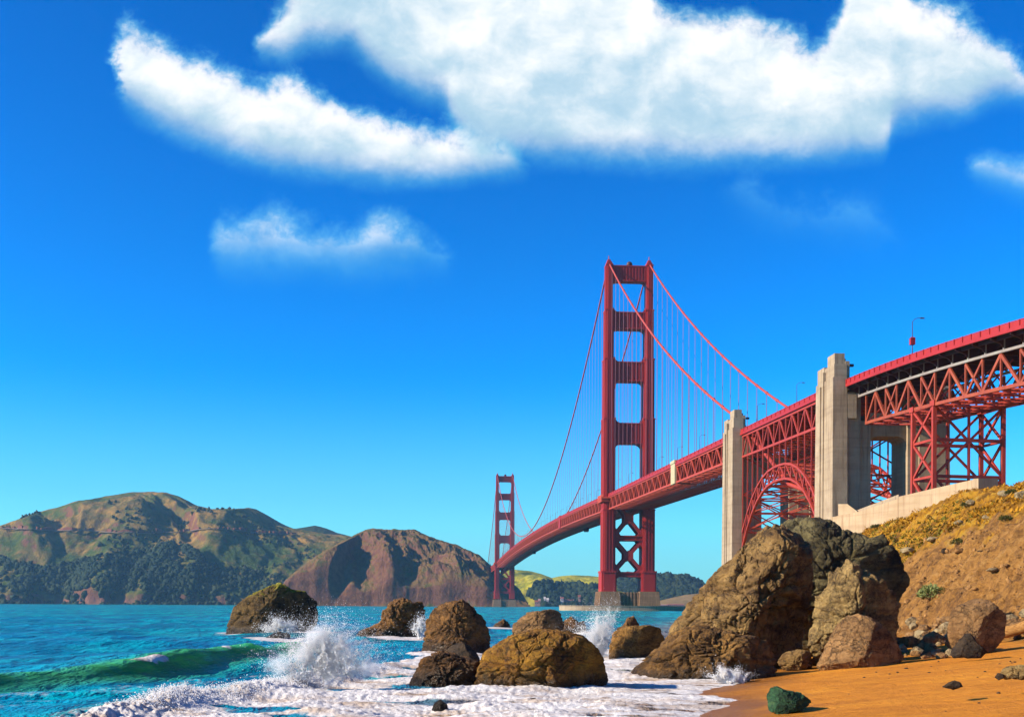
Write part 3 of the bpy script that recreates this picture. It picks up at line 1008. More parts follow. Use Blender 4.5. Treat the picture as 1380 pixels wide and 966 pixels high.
rock('boulder', 'craggy olive boulder leaning against the shaded side of the giant boulder', 'boulder',
     [(1088, 828), (1098, 804), (1112, 788), (1118, 768), (1124, 759), (1133, 766), (1142, 754), (1154, 760), (1165, 770), (1190, 782), (1208, 796), (1219, 815), (1216, 845), (1205, 885), (1140, 905), (1096, 895)], (1150, 830), (889, 0.8),
     0.62, M['rock_olive'], 23, [(0.66, 0.72, -0.05, 0.56), (-0.5, 0.8, 0.25, 0.72), (0.15, 0.75, -0.65, 0.55)], 0.075, 6)
rock('boulder', 'tan pyramid shaped boulder in front of the craggy olive boulder', 'boulder',
     [(1100, 897), (1112, 872), (1127, 846), (1141, 830), (1158, 827), (1176, 832), (1190, 843), (1208, 862), (1224, 884), (1215, 905), (1110, 908)], (1155, 872), (894, 0.75),
     0.55, M['rock_tan'], 24, [(0.62, 0.72, 0.05, 0.56), (-0.35, 0.8, 0.4, 0.60)], 0.034, 6, ncuts=3, pw=2.1)
rock('boulder', 'small brown rock wedged at the shaded foot of the giant boulder', 'rock',
     [(1048, 892), (1056, 879), (1075, 874), (1092, 878), (1097, 890), (1090, 902), (1055, 902)], (1072, 889), (895, 0.55), 0.8, M['rock_main'], 25, (), 0.07, 5)
rock('boulder', 'angular tan boulder below the cliff with a flat shaded right face', 'boulder',
     [(1273, 868), (1277, 845), (1283, 822), (1299, 810), (1314, 803), (1330, 808), (1343, 815), (1357, 830), (1354, 858), (1335, 880), (1285, 880)], (1315, 843), (870, 1.5),
     0.8, M['rock_tan'], 26, [(0.62, 0.75, -0.05, 0.60), (-0.25, 0.85, 0.3, 0.62), (-0.1, 0.3, 0.9, 0.72)], 0.030, 6, ncuts=3)
rock('boulder', 'dark purplish wedge of rock before the angular tan boulder', 'rock',
     [(1278, 880), (1290, 866), (1300, 854), (1308, 853), (1318, 866), (1331, 878), (1322, 886), (1285, 886)], (1303, 872), (879, 1.4), 0.7, M['rock_dark'], 27,
     [(-0.6, 0.7, 0.3, 0.5)], 0.04, 5)
rock('rock', 'green wedge shaped rock alone on the wet sand', 'rock',
     [(1031, 958), (1033, 938), (1038, 927), (1047, 924), (1060, 930), (1078, 934), (1090, 941), (1097, 946), (1080, 957), (1055, 962)], (1057, 944), (954, 0.42), 0.8, M['rock_green'], 28,
     [(-0.7, 0.55, 0.1, 0.62), (0.5, 0.6, 0.6, 0.6)], 0.05, 6)
rock('rock', 'small flat dark rock on the open sand right of the green rock', 'rock',
     [(1270, 925), (1278, 919), (1286, 916), (1294, 919), (1297, 925), (1285, 929)], (1284, 922), (925, 1.15), 0.8, M['rock_dark'], 29, (), 0.08, 5)
rock('rock', 'low mossy rock half buried in sand at the right edge', 'rock',
     [(1342, 911), (1350, 902), (1362, 897), (1385, 897), (1400, 905), (1395, 915), (1350, 914)], (1370, 906), (911, 1.4), 0.5, M['rock_olive'], 30, (), 0.08, 5)
rock('rock', 'little grey stone beside the low mossy rock', 'rock',
     [(1340, 912), (1345, 906), (1352, 908), (1354, 913), (1346, 916)], (1347, 910), (913, 1.35), 0.8, M['rock_dark'], 31, (), 0.06, 4)
rock('rock', 'dark wet rock in a burst of foam at the edge of the sand', 'rock',
     [(974, 922), (980, 905), (990, 899), (1003, 905), (1015, 911), (1008, 920), (990, 928)], (994, 912), (921, 0.0), 0.7, M['rock_dark'], 32, (), 0.06, 5)
# rocks standing in the sea
rock('sea_stack', 'dark sea stack with a yellow green cap, farthest left of the rocks', 'rock',
     [(304, 856), (309, 838), (316, 818), (330, 806), (350, 793), (368, 786), (378, 785), (392, 795), (410, 796), (425, 805), (434, 830), (432, 852), (400, 868), (325, 868)], (366, 832), (854, 0.0), 0.7, M['rock_far'], 41,
     [(0.60, 0.78, -0.15, 0.34), (-0.5, 0.8, 0.3, 0.70)], 0.05, 6, ncuts=3)
rock('sea_rock', 'low dark rock awash in front of the dark sea stack', 'rock',
     [(350, 864), (362, 856), (376, 851), (388, 853), (394, 858), (375, 866)], (373, 859), (862, 0.0), 0.5, M['rock_dark'], 42, (), 0.06, 4)
rock('sea_rock', 'rugged brown rock with a low left shoulder and a veil of white water', 'rock',
     [(476, 862), (485, 850), (505, 842), (512, 838), (516, 822), (528, 812), (542, 806), (558, 812), (568, 812), (580, 820), (584, 832), (578, 858), (540, 872), (490, 870)], (540, 840), (859, 0.0), 0.6, M['rock_sea'], 43,
     [(0.5, 0.8, 0.0, 0.60)], 0.09, 6)
rock('sea_rock', 'tall brown sea rock behind the two wet rocks in the foam', 'rock',
     [(568, 885), (571, 860), (573, 838), (585, 822), (600, 814), (622, 811), (640, 818), (655, 832), (664, 850), (668, 872), (660, 890), (600, 898)], (620, 852), (882, 0.0), 0.7, M['rock_sea'], 44,
     [(0.7, 0.55, 0.3, 0.60), (-0.5, 0.8, 0.1, 0.7)], 0.08, 6)
rock('sea_rock', 'round wet brown rock in the foam left of the golden boulder', 'rock',
     [(551, 922), (554, 900), (566, 886), (590, 880), (610, 880), (630, 884), (645, 890), (650, 915), (648, 935), (560, 938)], (600, 908), (927, 0.0), 0.7, M['rock_sea'], 45, (), 0.07, 6)
rock('sea_rock', 'slanted slab of rock resting on the round wet brown rock', 'rock',
     [(597, 884), (606, 868), (614, 864), (632, 868), (644, 882), (650, 895), (640, 904), (622, 892)], (623, 883), (905, 0.35), 0.7, M['rock_dark'], 46, [(-0.5, 0.6, 0.6, 0.4)], 0.04, 5)
rock('sea_rock', 'broad golden weed covered boulder in the middle of the white foam', 'boulder',
     [(639, 925), (642, 902), (650, 882), (668, 868), (690, 856), (712, 850), (740, 848), (765, 851), (785, 858), (805, 872), (813, 892), (823, 916), (815, 935), (740, 945), (655, 940)], (728, 896), (931, 0.0), 0.75, M['rock_gold'], 47,
     [(0.6, 0.6, 0.3, 0.78)], 0.05, 7)
rock('sea_rock', 'tan topped sea rock behind the golden boulder, sea beyond it', 'rock',
     [(688, 862), (690, 842), (702, 830), (720, 824), (745, 821), (757, 826), (762, 845), (762, 866), (700, 872)], (726, 846), (862, 0.0), 0.75, M['rock_tan'], 48, [(0.55, 0.8, 0.1, 0.62)], 0.06, 6)
rock('sea_rock', 'low brown rock in the gap between the tall and tan topped sea rocks', 'rock',
     [(662, 848), (668, 840), (678, 834), (687, 840), (690, 850), (675, 854)], (676, 845), (848, 0.0), 0.7, M['rock_sea'], 49, (), 0.08, 5)
rock('sea_rock', 'faint brown rock behind the spray, right of the tan topped rock', 'rock',
     [(757, 850), (760, 835), (770, 830), (780, 838), (787, 836), (793, 848), (785, 858), (762, 858)], (774, 846), (853, 0.0), 0.7, M['rock_sea'], 50, (), 0.08, 5)
rock('sea_rock', 'blocky wet rock with a flat streaming face beside the upright spray', 'rock',
     [(819, 890), (823, 868), (826, 852), (838, 846), (856, 843), (875, 842), (890, 846), (896, 862), (894, 885), (880, 898), (830, 898)], (856, 870), (890, 0.0), 0.8, M['rock_shelf'], 51,
     [(0.55, 0.83, 0.0, 0.52), (-0.25, 0.95, 0.1, 0.60)], 0.045, 6, ncuts=4)
rock('sea_rock', 'pointed reddish rock on top of the blocky wet rock', 'rock',
     [(826, 856), (832, 846), (840, 842), (846, 832), (854, 829), (860, 836), (866, 848), (860, 860), (835, 860)], (848, 847), (880, 0.0), 0.8, M['rock_sea'], 52, [(0.8, 0.4, 0.2, 0.5)], 0.06, 5)
rock('sea_rock', 'small dark stone in the foam nearest the camera', 'rock',
     [(581, 957), (586, 945), (593, 941), (602, 948), (604, 957), (593, 962)], (593, 951), (956, 0.0), 0.8, M['rock_dark'], 53, (), 0.06, 5)
rock('sea_rock', 'small brown stone awash in front of the golden boulder', 'rock',
     [(707, 947), (714, 940), (722, 940), (726, 946), (716, 950)], (716, 945), (947, 0.0), 0.8, M['rock_shelf'], 54, (), 0.06, 4)
SEA_FEET = [r for r in ROCK_FOOT]

# ------------------------------------------------------------------ the sea
CREST1 = np.array([(-24.5, 38.0), (-21.5, 45.0), (-18.4, 52.0), (-16.6, 58.0), (-15.4, 68.0), (-14.7, 80.0), (-15.0, 96.0)])
CREST2 = np.array([(-11.2, 20.0), (-11.1, 28.5), (-10.9, 33.0), (-10.3, 37.0), (-9.2, 40.4), (-8.6, 43.7), (-7.8, 48.0), (-6.7, 56.0), (-6.0, 66.0), (-5.4, 84.0)])


def crest_n(crest, X, Y):
    """signed distance in front (towards the beach) of a wave crest, and the crest's own run"""
    cx = np.interp(Y, crest[:, 1], crest[:, 0])
    sl = np.gradient(crest[:, 0], crest[:, 1])
    s = np.interp(Y, crest[:, 1], sl)
    return (X - cx) / np.sqrt(1 + s * s)


def sea(X, Y):
    z = np.zeros_like(X)
    near = 1 - sstep(Y, 150, 500)
    for wl, amp, dx, dy, ph in ((26, 0.16, 0.9, -0.45, 0.3), (17, 0.12, 0.75, -0.66, 1.9), (11, 0.085, 0.97, -0.2, 4.0), (7, 0.05, 0.6, -0.8, 2.2), (4.3, 0.03, 0.95, 0.3, 5.1)):
        k = 2 * np.pi / wl
        w = np.sin(k * (X * dx + Y * dy) + ph + 1.2 * pnoise(X * 0.03, Y * 0.03, wl))
        z += amp * (w + 0.25 * w * w) * (near if wl < 20 else 1.0)
    shore = X - shore_x(Y)
    n1 = crest_n(CREST1, X, Y)
    n2 = crest_n(CREST2, X, Y)
    calm = sstep(n2, -4, 2) * (1 - sstep(Y, 80, 100))
    z *= 1 - 0.75 * calm
    # the green breaker
    wob = 0.5 * pnoise(Y * 0.12, 3.1) + 0.2 * pnoise(Y * 0.5, 7.0)
    m1 = n1 + wob
    a1 = 0.80 * (0.72 + 0.42 * pnoise(Y * 0.11, 1.4) + 0.12 * pnoise(Y * 0.6, 4.4)) * (1 - sstep(Y, 76, 96)) * sstep(Y, 30, 40)
    z += a1 * np.where(m1 < 0, np.exp(-(m1 / 3.2) ** 2), np.exp(-(m1 / 0.95) ** 2))
    z -= 0.22 * a1 * np.exp(-((m1 - 2.6) / 1.6) ** 2)
    crest = 1.35 * a1 * np.where(m1 < 0, np.exp(-(m1 / 0.9) ** 2), np.exp(-((m1 - 0.35) / 1.25) ** 2))
    # the white breaker
    m2 = n2 + 0.6 * pnoise(Y * 0.2, 9.3) + 0.25 * pnoise(Y * 0.7, 2.0)
    a2 = 0.36 * (0.75 + 0.5 * pnoise(Y * 0.16, 5.7)) * (1 - sstep(Y, 52, 70))
    z += a2 * np.where(m2 < 0, np.exp(-(m2 / 1.8) ** 2), np.exp(-(m2 / 0.95) ** 2))
    crest += 0.55 * a2 * np.where(m2 < 0, np.exp(-((m2 + 0.9) / 0.7) ** 2), 0)
    # foam
    fo = sstep(m2, -0.8, 0.35) * (1 - sstep(Y, 62, 92))
    fo = np.maximum(fo, 0.62 * sstep(m2, -2.0, 3.0) * (1 - sstep(Y, 75, 125)))
    fo = np.maximum(fo, 0.46 * sstep(n2, -4.5, -0.8) * (1 - sstep(Y, 56, 80)))
    cap = np.exp(-((m1 - 0.1) / 0.55) ** 2) * np.clip(sstep(pnoise(Y * 0.5, 4.4) + 1.5 * np.exp(-((Y - 55.0) / 1.3) ** 2), 0.30, 0.8), 0, 1)
    fo = np.maximum(fo, cap)
    streak = 0.42 * (1 - sstep(np.abs(n1 - 6.0), 1.5, 5.0)) * (1 - sstep(Y, 60, 90))
    fo = np.maximum(fo, streak)
    lane = sstep(fbm(X * 0.08, Y * 0.03, 4.4, 4), 0.1, 0.8) * 0.45 * (1 - sstep(Y, 80, 170))
    fo = np.maximum(fo, lane * sstep(n1, -2, 3))
    for (rx, ry, hw, D) in SEA_FEET:
        if rx - shore_x(ry) > 3.5: continue
        q = np.hypot((X - rx) / (hw + 0.9), (Y - ry) / (D + 0.9 + 0.02 * ry))
        fo = np.maximum(fo, 0.9 * (1 - sstep(q + 0.22 * pnoise(X * 0.7, Y * 0.4, 6.6), 0.95, 1.35)))
    gap = fbm(X * 0.16 + 0.05 * Y, Y * 0.42, 2.8, 5)
    fo = fo - 0.9 * sstep(gap, 0.05, 0.65) * (1 - np.exp(-(m2 / 1.2) ** 2)) * (1 - 0.5 * sstep(shore, -2.5, -0.5))
    fo = np.where(shore > -7, fo * (1 - 0.42 * sstep(shore, -6, -1.0) * sstep(fbm(X * 0.5, Y * 0.9, 6.1, 3), -0.35, 0.35)), fo)
    # lap on the sand: thin film
    thinz = 0.10 * np.clip(shore, 0, 20)
    lip = 0.05 + 0.35 * np.clip(0.5 + 0.5 * pnoise(X * 0.25, Y * 0.25, 1.0), 0, 1)
    fm_ = np.clip(fo, 0, 1)
    bump = 0.24 * fbm(X * 0.22, Y * 0.30, 3.3, 3) + 0.055 * ridged(X * 0.9, Y * 1.0, 1.1, 4) * np.clip(0.5 + fbm(X * 0.22, Y * 0.3, 9.9, 2), 0.1, 1.2) + 0.045 * fbm(X * 4, Y * 4, 0.0, 3)
    z += fm_ * (bump * (1 - 0.5 * sstep(shore, -6, 0)) + 0.05) * (1 - sstep(Y, 90, 140))
    churn = np.exp(-((m2 - 0.2) / 0.9) ** 2) * (1 - sstep(Y, 50, 62))
    z += churn * (0.10 * ridged(X * 1.1, Y * 1.1, 7.7, 4) + 0.08 * fbm(X * 5, Y * 5, 2.0, 3))
    shal = sstep(shore, -13, -3) * sstep(m2, 0, 3)
    return z, fo, np.clip(crest * 1.1, 0, 1), shal


ang = np.concatenate([np.linspace(-1.9, -0.62, 90, endpoint=False), np.linspace(-0.62, 0.42, 1050, endpoint=False), np.linspace(0.42, 1.9, 60)])
inv = np.concatenate([np.linspace(1 / 10.0, 1 / 30.0, 30, endpoint=False), np.linspace(1 / 30.0, 1 / 120.0, 400, endpoint=False),
                      np.linspace(1 / 120.0, 1 / 900.0, 110, endpoint=False), np.linspace(1 / 900.0, 1 / 7800.0, 24)])
AX, AY = np.meshgrid(ang, 1.0 / inv, indexing='ij')
SX = np.clip(AX * AY, -7800, 7800)
SZ, SF, SC, SH_ = sea(SX, AY)
water = mesh_np('water', np.stack([SX, AY, SZ], -1).reshape(-1, 3), grid_faces(len(ang), len(inv))[:, ::-1].copy(), M['water'], None, True,
                {'foam': np.clip(SF, 0, 1.2).ravel(), 'crest': SC.ravel(), 'shallow': SH_.ravel()})
tag(water, kind='structure')


# ------------------------------------------------------------------ hills across the strait
def hill(name, prof, Yf, Yr, mat, spurs=(), nx=420, nt=90, coast=60.0, vall=0.22, wl=0.006, rough=1.0, power=1.5, cliff=0.06, shear=0.25, seed=0.0, yan=0.22):
    a = np.array([[ray(px, py)[0] * Yr, HC + ray(px, py)[1] * Yr] for px, py in prof])
    x = np.linspace(a[0, 0], a[-1, 0], nx)
    t = np.concatenate([np.linspace(-0.03, 1.0, nt), np.linspace(1.0, 1.9, 20)[1:]])
    Xg, Tg = np.meshgrid(x, t, indexing='ij')
    S_ = np.interp(Xg, a[:, 0], a[:, 1])
    yf = Yf + coast * fbm(Xg * wl * 0.9 + seed, 0.7 + seed, 0, 4)
    Yg = yf + Tg * (Yr - yf)
    tc = np.clip(Tg, 0, 1)
    pr = cliff * sstep(tc, 0, 0.03) + (1 - cliff) * (1 - (1 - tc) ** power)
    back = 1 - 0.9 * sstep(Tg, 1.0, 1.9)
    q = Xg + shear * (Yg - Yr) + 70 * pnoise(Xg * 0.004 + seed, Yg * 0.004)
    v1 = 1 - (ridged(q * wl + seed, Yg * wl * yan, 1.0, 4, 0.5) * 0.5 + 0.5)
    env = np.sin(np.pi * np.clip(tc, 0, 1)) ** 0.7
    H = S_ * pr * back * (1 - vall * env * np.clip(v1, 0, 1.4))
    for (p0, t0, p1, t1, amp, wl_, wr_) in spurs:
        ya = Yf + t0 * (Yr - Yf); yb = Yf + t1 * (Yr - Yf)
        xa = ray(p0, 780)[0] * ya; xb = ray(p1, 780)[0] * yb
        u = np.clip((tc - t0) / (t1 - t0), -0.3, 1.3)
        xc = xa + (xb - xa) * u + 12 * pnoise(Tg * 5, p0 * 0.1)
        dd = Xg - xc
        sp = np.where(dd < 0, np.exp(-(dd / wl_) ** 2), np.exp(-(dd / wr_) ** 2))
        e2 = sstep(u, -0.25, 0.15) * (1 - sstep(u, 0.9, 1.25))
        H += amp * sp * e2 * back * (1 - sstep(tc, 0.55, 0.95))
    H += rough * (6.0 * fbm(Xg * 0.012 + seed, Yg * 0.012, 0, 5) + 2.6 * ridged(Xg * 0.03 + 0.012 * Yg, Yg * 0.022, seed, 5, 0.6)) * np.clip(tc * 6, 0, 1) * (1 - 0.75 * sstep(tc, 0.8, 1.0))
    # nothing in front may rise above the ridge as the strait sees it
    lim = HC + (np.interp(Xg * Yr / Yg, a[:, 0], a[:, 1]) - HC) * Yg / Yr
    H = np.where(Tg < 1.0, np.minimum(H, lim - 0.5), H)
    H = np.where(Tg < 0.0, -4.0, H)
    V = np.stack([Xg, Yg, H], -1)
    o = mesh_np(name, V.reshape(-1, 3), grid_faces(nx, len(t)), mat, None, True)
    tag(o, kind='structure')
    return V, Tg, o


HV1, HT1, _ = hill('green_hills', [(-420, 790), (-300, 762), (-150, 733), (-60, 720), (0, 709), (40, 694), (75, 684), (105, 675), (150, 668), (175, 664), (205, 663), (225, 664), (240, 668), (265, 681), (285, 686),
                                   (310, 686), (335, 684), (348, 690), (365, 701), (380, 709), (400, 713), (440, 720), (470, 722), (520, 730), (600, 760), (660, 800)], 2700, 3350, M['hill_green'],
                   [(30, 0.75, 38, 0.28, 42, 110, 40), (212, 0.98, 150, 0.45, 26, 120, 70), (330, 0.97, 250, 0.45, 34, 160, 90), (110, 0.8, 85, 0.35, 20, 90, 50), (370, 0.9, 330, 0.3, 24, 120, 70),
                    (290, 0.40, 262, 0.08, 26, 90, 45), (150, 0.32, 140, 0.03, 16, 60, 30)], 520, 120, 70, 0.42, 0.0058, 1.3, 1.45, 0.05, 0.6, 2.7)
hill('dark_back_hill', [(360, 730), (385, 718), (400, 712), (425, 708), (440, 712), (455, 718), (475, 723), (520, 735)], 3700, 4100, M['hill_dark'], (), 120, 40, 30, 0.15, 0.006, 0.6, seed=5.1)
hill('dark_shoulder_hill', [(300, 700), (325, 687), (335, 684), (345, 686), (360, 694), (385, 708), (420, 722), (460, 745)], 3500, 3900, M['hill_dark'], (), 120, 40, 30, 0.15, 0.006, 0.6, seed=6.1)
HV2, HT2, _ = hill('red_headland', [(365, 814), (385, 782), (410, 762), (440, 741), (465, 729), (482, 720), (492, 715), (505, 713), (530, 714), (558, 714), (572, 721), (590, 728), (620, 737), (645, 748), (662, 763),
                                    (680, 778), (700, 795), (712, 814)], 2140, 2420, M['hill_red'],
                   [(486, 0.97, 442, 0.02, 60, 150, 12), (506, 0.90, 527, 0.08, 28, 30, 14), (552, 0.95, 535, 0.05, 12, 26, 60), (590, 0.9, 612, 0.02, 22, 70, 30), (640, 0.9, 660, 0.05, 26, 60, 26), (470, 0.45, 473, 0.02, 18, 14, 12)],
                   520, 150, 9, 0.20, 0.013, 2.4, 1.15, 0.12, 0.9, 9.3, 0.6)
HV3, HT3, _ = hill('grassy_hills', [(640, 790), (665, 772), (690, 767), (712, 769), (728, 773), (744, 779), (752, 777), (770, 775), (795, 776), (812, 778), (830, 783), (850, 800), (860, 813)], 2980, 3450, M['hill_bright'],
                   [(715, 0.9, 730, 0.3, 16, 60, 40), (770, 0.9, 745, 0.3, 18, 70, 50), (800, 0.8, 800, 0.3, 14, 50, 40)], 260, 70, 40, 0.28, 0.009, 0.7, 1.05, 0.01, 0.2, 4.2)
HV4, HT4, _ = hill('wooded_hills', [(780, 813), (805, 790), (820, 783), (842, 778), (865, 778), (880, 777), (895, 778), (910, 780), (925, 782), (938, 787), (950, 795), (975, 806), (1010, 812)], 3150, 3600, M['hill_dark'],
                   (), 240, 60, 40, 0.2, 0.009, 1.2, 1.4, 0.04, 0.2, 7.7)
HV5, HT5, _ = hill('tan_spit', [(870, 815.5), (890, 809), (910, 804), (925, 801), (945, 799), (970, 803), (1000, 812)], 2850, 3000, M['hill_tan'], (), 120, 40, 10, 0.1, 0.01, 0.15, seed=3.3)
hill('far_blue_hill', [(900, 812), (925, 800), (940, 794), (960, 790), (990, 793), (1030, 803), (1070, 812)], 4600, 5200, M['hill_dark'], (), 120, 40, 30, 0.15, 0.006, 0.6, seed=8.8)


# far-off woods that read as one mass
def woods(name, V, T_, test, n, size, mat, seed):
    rg = np.random.default_rng(seed)
    bv, bf = ICO[1]
    nx, nt = T_.shape
    vs_, fs_, cnt = [], [], 0
    tries = 0
    while cnt < n and tries < n * 60:
        tries += 1
        i, j = rg.integers(2, nx - 2), rg.integers(1, nt - 22)
        P = V[i, j] + np.array([rg.uniform(-4, 4), rg.uniform(-4, 4), 0])
        pxx = 690 + P[0] / P[1] * F
        pyy = H0 - (P[2] - HC) / P[1] * F
        pxx, pyy = pxx - (pyy - H0) * ROLL, pyy + (pxx - 690) * ROLL
        if rg.random() > test(pxx, pyy, T_[i, j], P): continue
        s = size * rg.uniform(0.6, 1.35)
        d = bv * (1 + 0.28 * rg.normal(size=(len(bv), 1)))
        d = d * np.array([s, s, s * rg.uniform(0.8, 1.35)]) + P + np.array([0, 0, s * 0.5])
        vs_.append(d); fs_.append(bf + cnt * len(bv)); cnt += 1
    o = mesh_np(name, np.concatenate(vs_), np.concatenate(fs_), mat, None, False)
    tag(o, kind='stuff')
    return o


def t1(px, py, t, P):
    n = float(pnoise(P[0] * 0.006, P[1] * 0.006, 1.5)) + 0.5 * float(pnoise(P[0] * 0.02, P[1] * 0.02, 3.5))
    top = np.interp(px, [-300, 0, 30, 70, 130, 200, 235, 262, 280, 330, 400, 460], [770, 752, 762, 765, 752, 742, 732, 742, 760, 770, 775, 790])
    if py < top: return 0.0
    w = 1.0 if n > -0.22 else 0.12
    if py > 797: w *= 0.35
    if px > 290: w *= 0.28
    if float(pnoise(P[0] * 0.013, P[1] * 0.013, 6.1)) > 0.22: w *= 0.08
    return w


woods('hillside_woods', HV1, HT1, t1, 9000, 5.6, M['wood_far'], 5)
woods('hillside_scrub', HV1, HT1, lambda px, py, t, P: 0.8 if (float(pnoise(P[0] * 0.011, P[1] * 0.011, 8.5)) > 0.3 and t < 0.72) else 0.0, 700, 4.0, M['scrub_far'], 6)
woods('grassy_hill_woods', HV3, HT3, lambda px, py, t, P: (1.0 if float(pnoise(P[0] * 0.008, P[1] * 0.008, 2.5)) > 0.12 + 1.0 * (t - 0.3) else 0.0) * (1 if t < 0.42 else 0.0), 900, 7.0, M['wood_far'], 7)
woods('wooded_hill_trees', HV4, HT4, lambda px, py, t, P: 0.9, 3400, 8.5, M['wood_far'], 8)


# the road cut along the green hills
def road_on(V, T_, pts_):
    xs = np.linspace(pts_[0][0], pts_[-1][0], 150)
    ys = np.interp(xs, [p[0] for p in pts_], [p[1] for p in pts_]) + 0.5 * pnoise(xs * 0.05, 3.0)
    pxg = 690 + V[..., 0] / V[..., 1] * F
    pyg = H0 - (V[..., 2] - HC) / V[..., 1] * F
    px2 = pxg - (pyg - H0) * ROLL; py2 = pyg + (pxg - 690) * ROLL
    out = []
    for x, y in zip(xs, ys):
        e = np.abs(px2 - x) * 0.6 + np.abs(py2 - y) + np.where(T_ > 0.97, 99, 0)
        k = np.unravel_index(np.argmin(e), e.shape)
        out.append(V[k])
    out = np.array(out)
    ker = np.ones(7) / 7
    sm = np.stack([np.convolve(np.pad(out[:, i], 3, mode='edge'), ker, 'valid') for i in range(3)], 1)
    return sm


rd = road_on(HV1, HT1, [(0, 713), (30, 714), (60, 716), (110, 716), (150, 718), (200, 720), (250, 718), (280, 713), (320, 716), (360, 720), (400, 721)])
mb = MB(); mk = MB()
for i in range(len(rd) - 1):
    a, b = Vector(rd[i]), Vector(rd[i + 1])
    if (b - a).length > 60 or (b - a).length < 0.5: continue
    a.z += 3.0; b.z += 3.0
    mb.beam(a - Vector((0, 6, 0)), b - Vector((0, 6, 0)), 5.0, 1.6)
    if rng.random() < 0.75 and (pnoise(i * 0.11, 2.0) > -0.12):
        h = 4 + 9 * max(0.0, float(pnoise(i * 0.16, 7.0)) + 0.35)
        mk.beam(a + Vector((0, 4, h * 0.45)), b + Vector((0, 4, h * 0.45)), 5.0, h)
tag(mb.build('hillside_road', M['road']), kind='structure')
tag(mk.build('hillside_cut_bank', M['bank']), kind='structure')
# ------------------------------------------------------------------ the suspension bridge
T1 = np.array([76.5, 775.0])
U = np.array([0.0703, -0.9975])      # along the bridge, towards the near shore
E = np.array([0.9975, 0.0703])       # across it, to the right
SPAN = 1280.0


def BP(s, o, z):
    p = T1 + U * s + E * o
    return Vector((p[0], p[1], z))


def LP(s, o, z):
    p = U * s + E * o
    return Vector((p[0], p[1], z))


def s_at(px, py, o):
    k = ray(px, py)[0]
    return (k * (T1[1] + E[1] * o) - (T1[0] + E[0] * o)) / (U[0] - k * U[1])


S2a, S2b = s_at(974.5, 740, -17.0), s_at(986, 740, -17.0)
S1a, S1b = s_at(1099, 690, -17.0), s_at(1122, 690, -17.0)
S2c, S1c = (S2a + S2b) / 2, (S1a + S1b) / 2
PL = 8.0        # half length of a pylon along the bridge
print('pylons', S2a, S2b, S1a, S1b)
SIDE_END = S2c - PL
ARCH0, ARCH1 = S2c + PL, S1c - PL


def rail_z(s):
    if s >= 0: return 77.0 - 0.021 * s
    x = min(1.0, -s / SPAN)
    if s < -SPAN: return 79.0 - 0.01 * (-s - SPAN)
    return 77.0 + 2.0 * x + 8.7 * 4 * x * (1 - x)


def cable_z(s):
    if s >= 0:
        x = s / S2c
        return 231.0 + (75.5 - 231.0) * x - 4 * 10.0 * x * (1 - x)
    if s >= -SPAN:
        return 89.0 + 142.0 * ((s + 640.0) / 640.0) ** 2
    x = (-s - SPAN) / 343.0
    return 231.0 + (80 - 231.0) * x - 4 * 10.0 * x * (1 - x)


bridge = empty('suspension_bridge', BP(0, 0, 0))
tag(bridge, 'red suspension bridge with two towers crossing the strait to the far headland', 'bridge')
BINV = Matrix.Translation(-bridge.location)


def hang(o, root=None, inv=None):
    o.parent = root or bridge
    o.matrix_parent_inverse = inv if inv is not None else BINV
    return o


# -- towers
tower = empty('tower', BP(0, 0, 0))
hang(tower)
tower['label'] = 'near red tower standing on a ringed concrete pier'


def stepped_plan(hs_, o0, o1, n):
    """leg section: a rectangle with notched corners (s, o)"""
    return [(-hs_ + n, o0), (hs_ - n, o0), (hs_ - n, o0 + n), (hs_, o0 + n), (hs_, o1 - n), (hs_ - n, o1 - n), (hs_ - n, o1), (-hs_ + n, o1),
            (-hs_ + n, o1 - n), (-hs_, o1 - n), (-hs_, o0 + n), (-hs_ + n, o0 + n)]


def add_shaft(mb, hs_, o0, o1, n, z0, z1, sgn):
    pl = stepped_plan(hs_, o0, o1, n)
    mb.prism([LP(s, sgn * o, z0) for s, o in pl], [LP(s, sgn * o, z1) for s, o in pl])


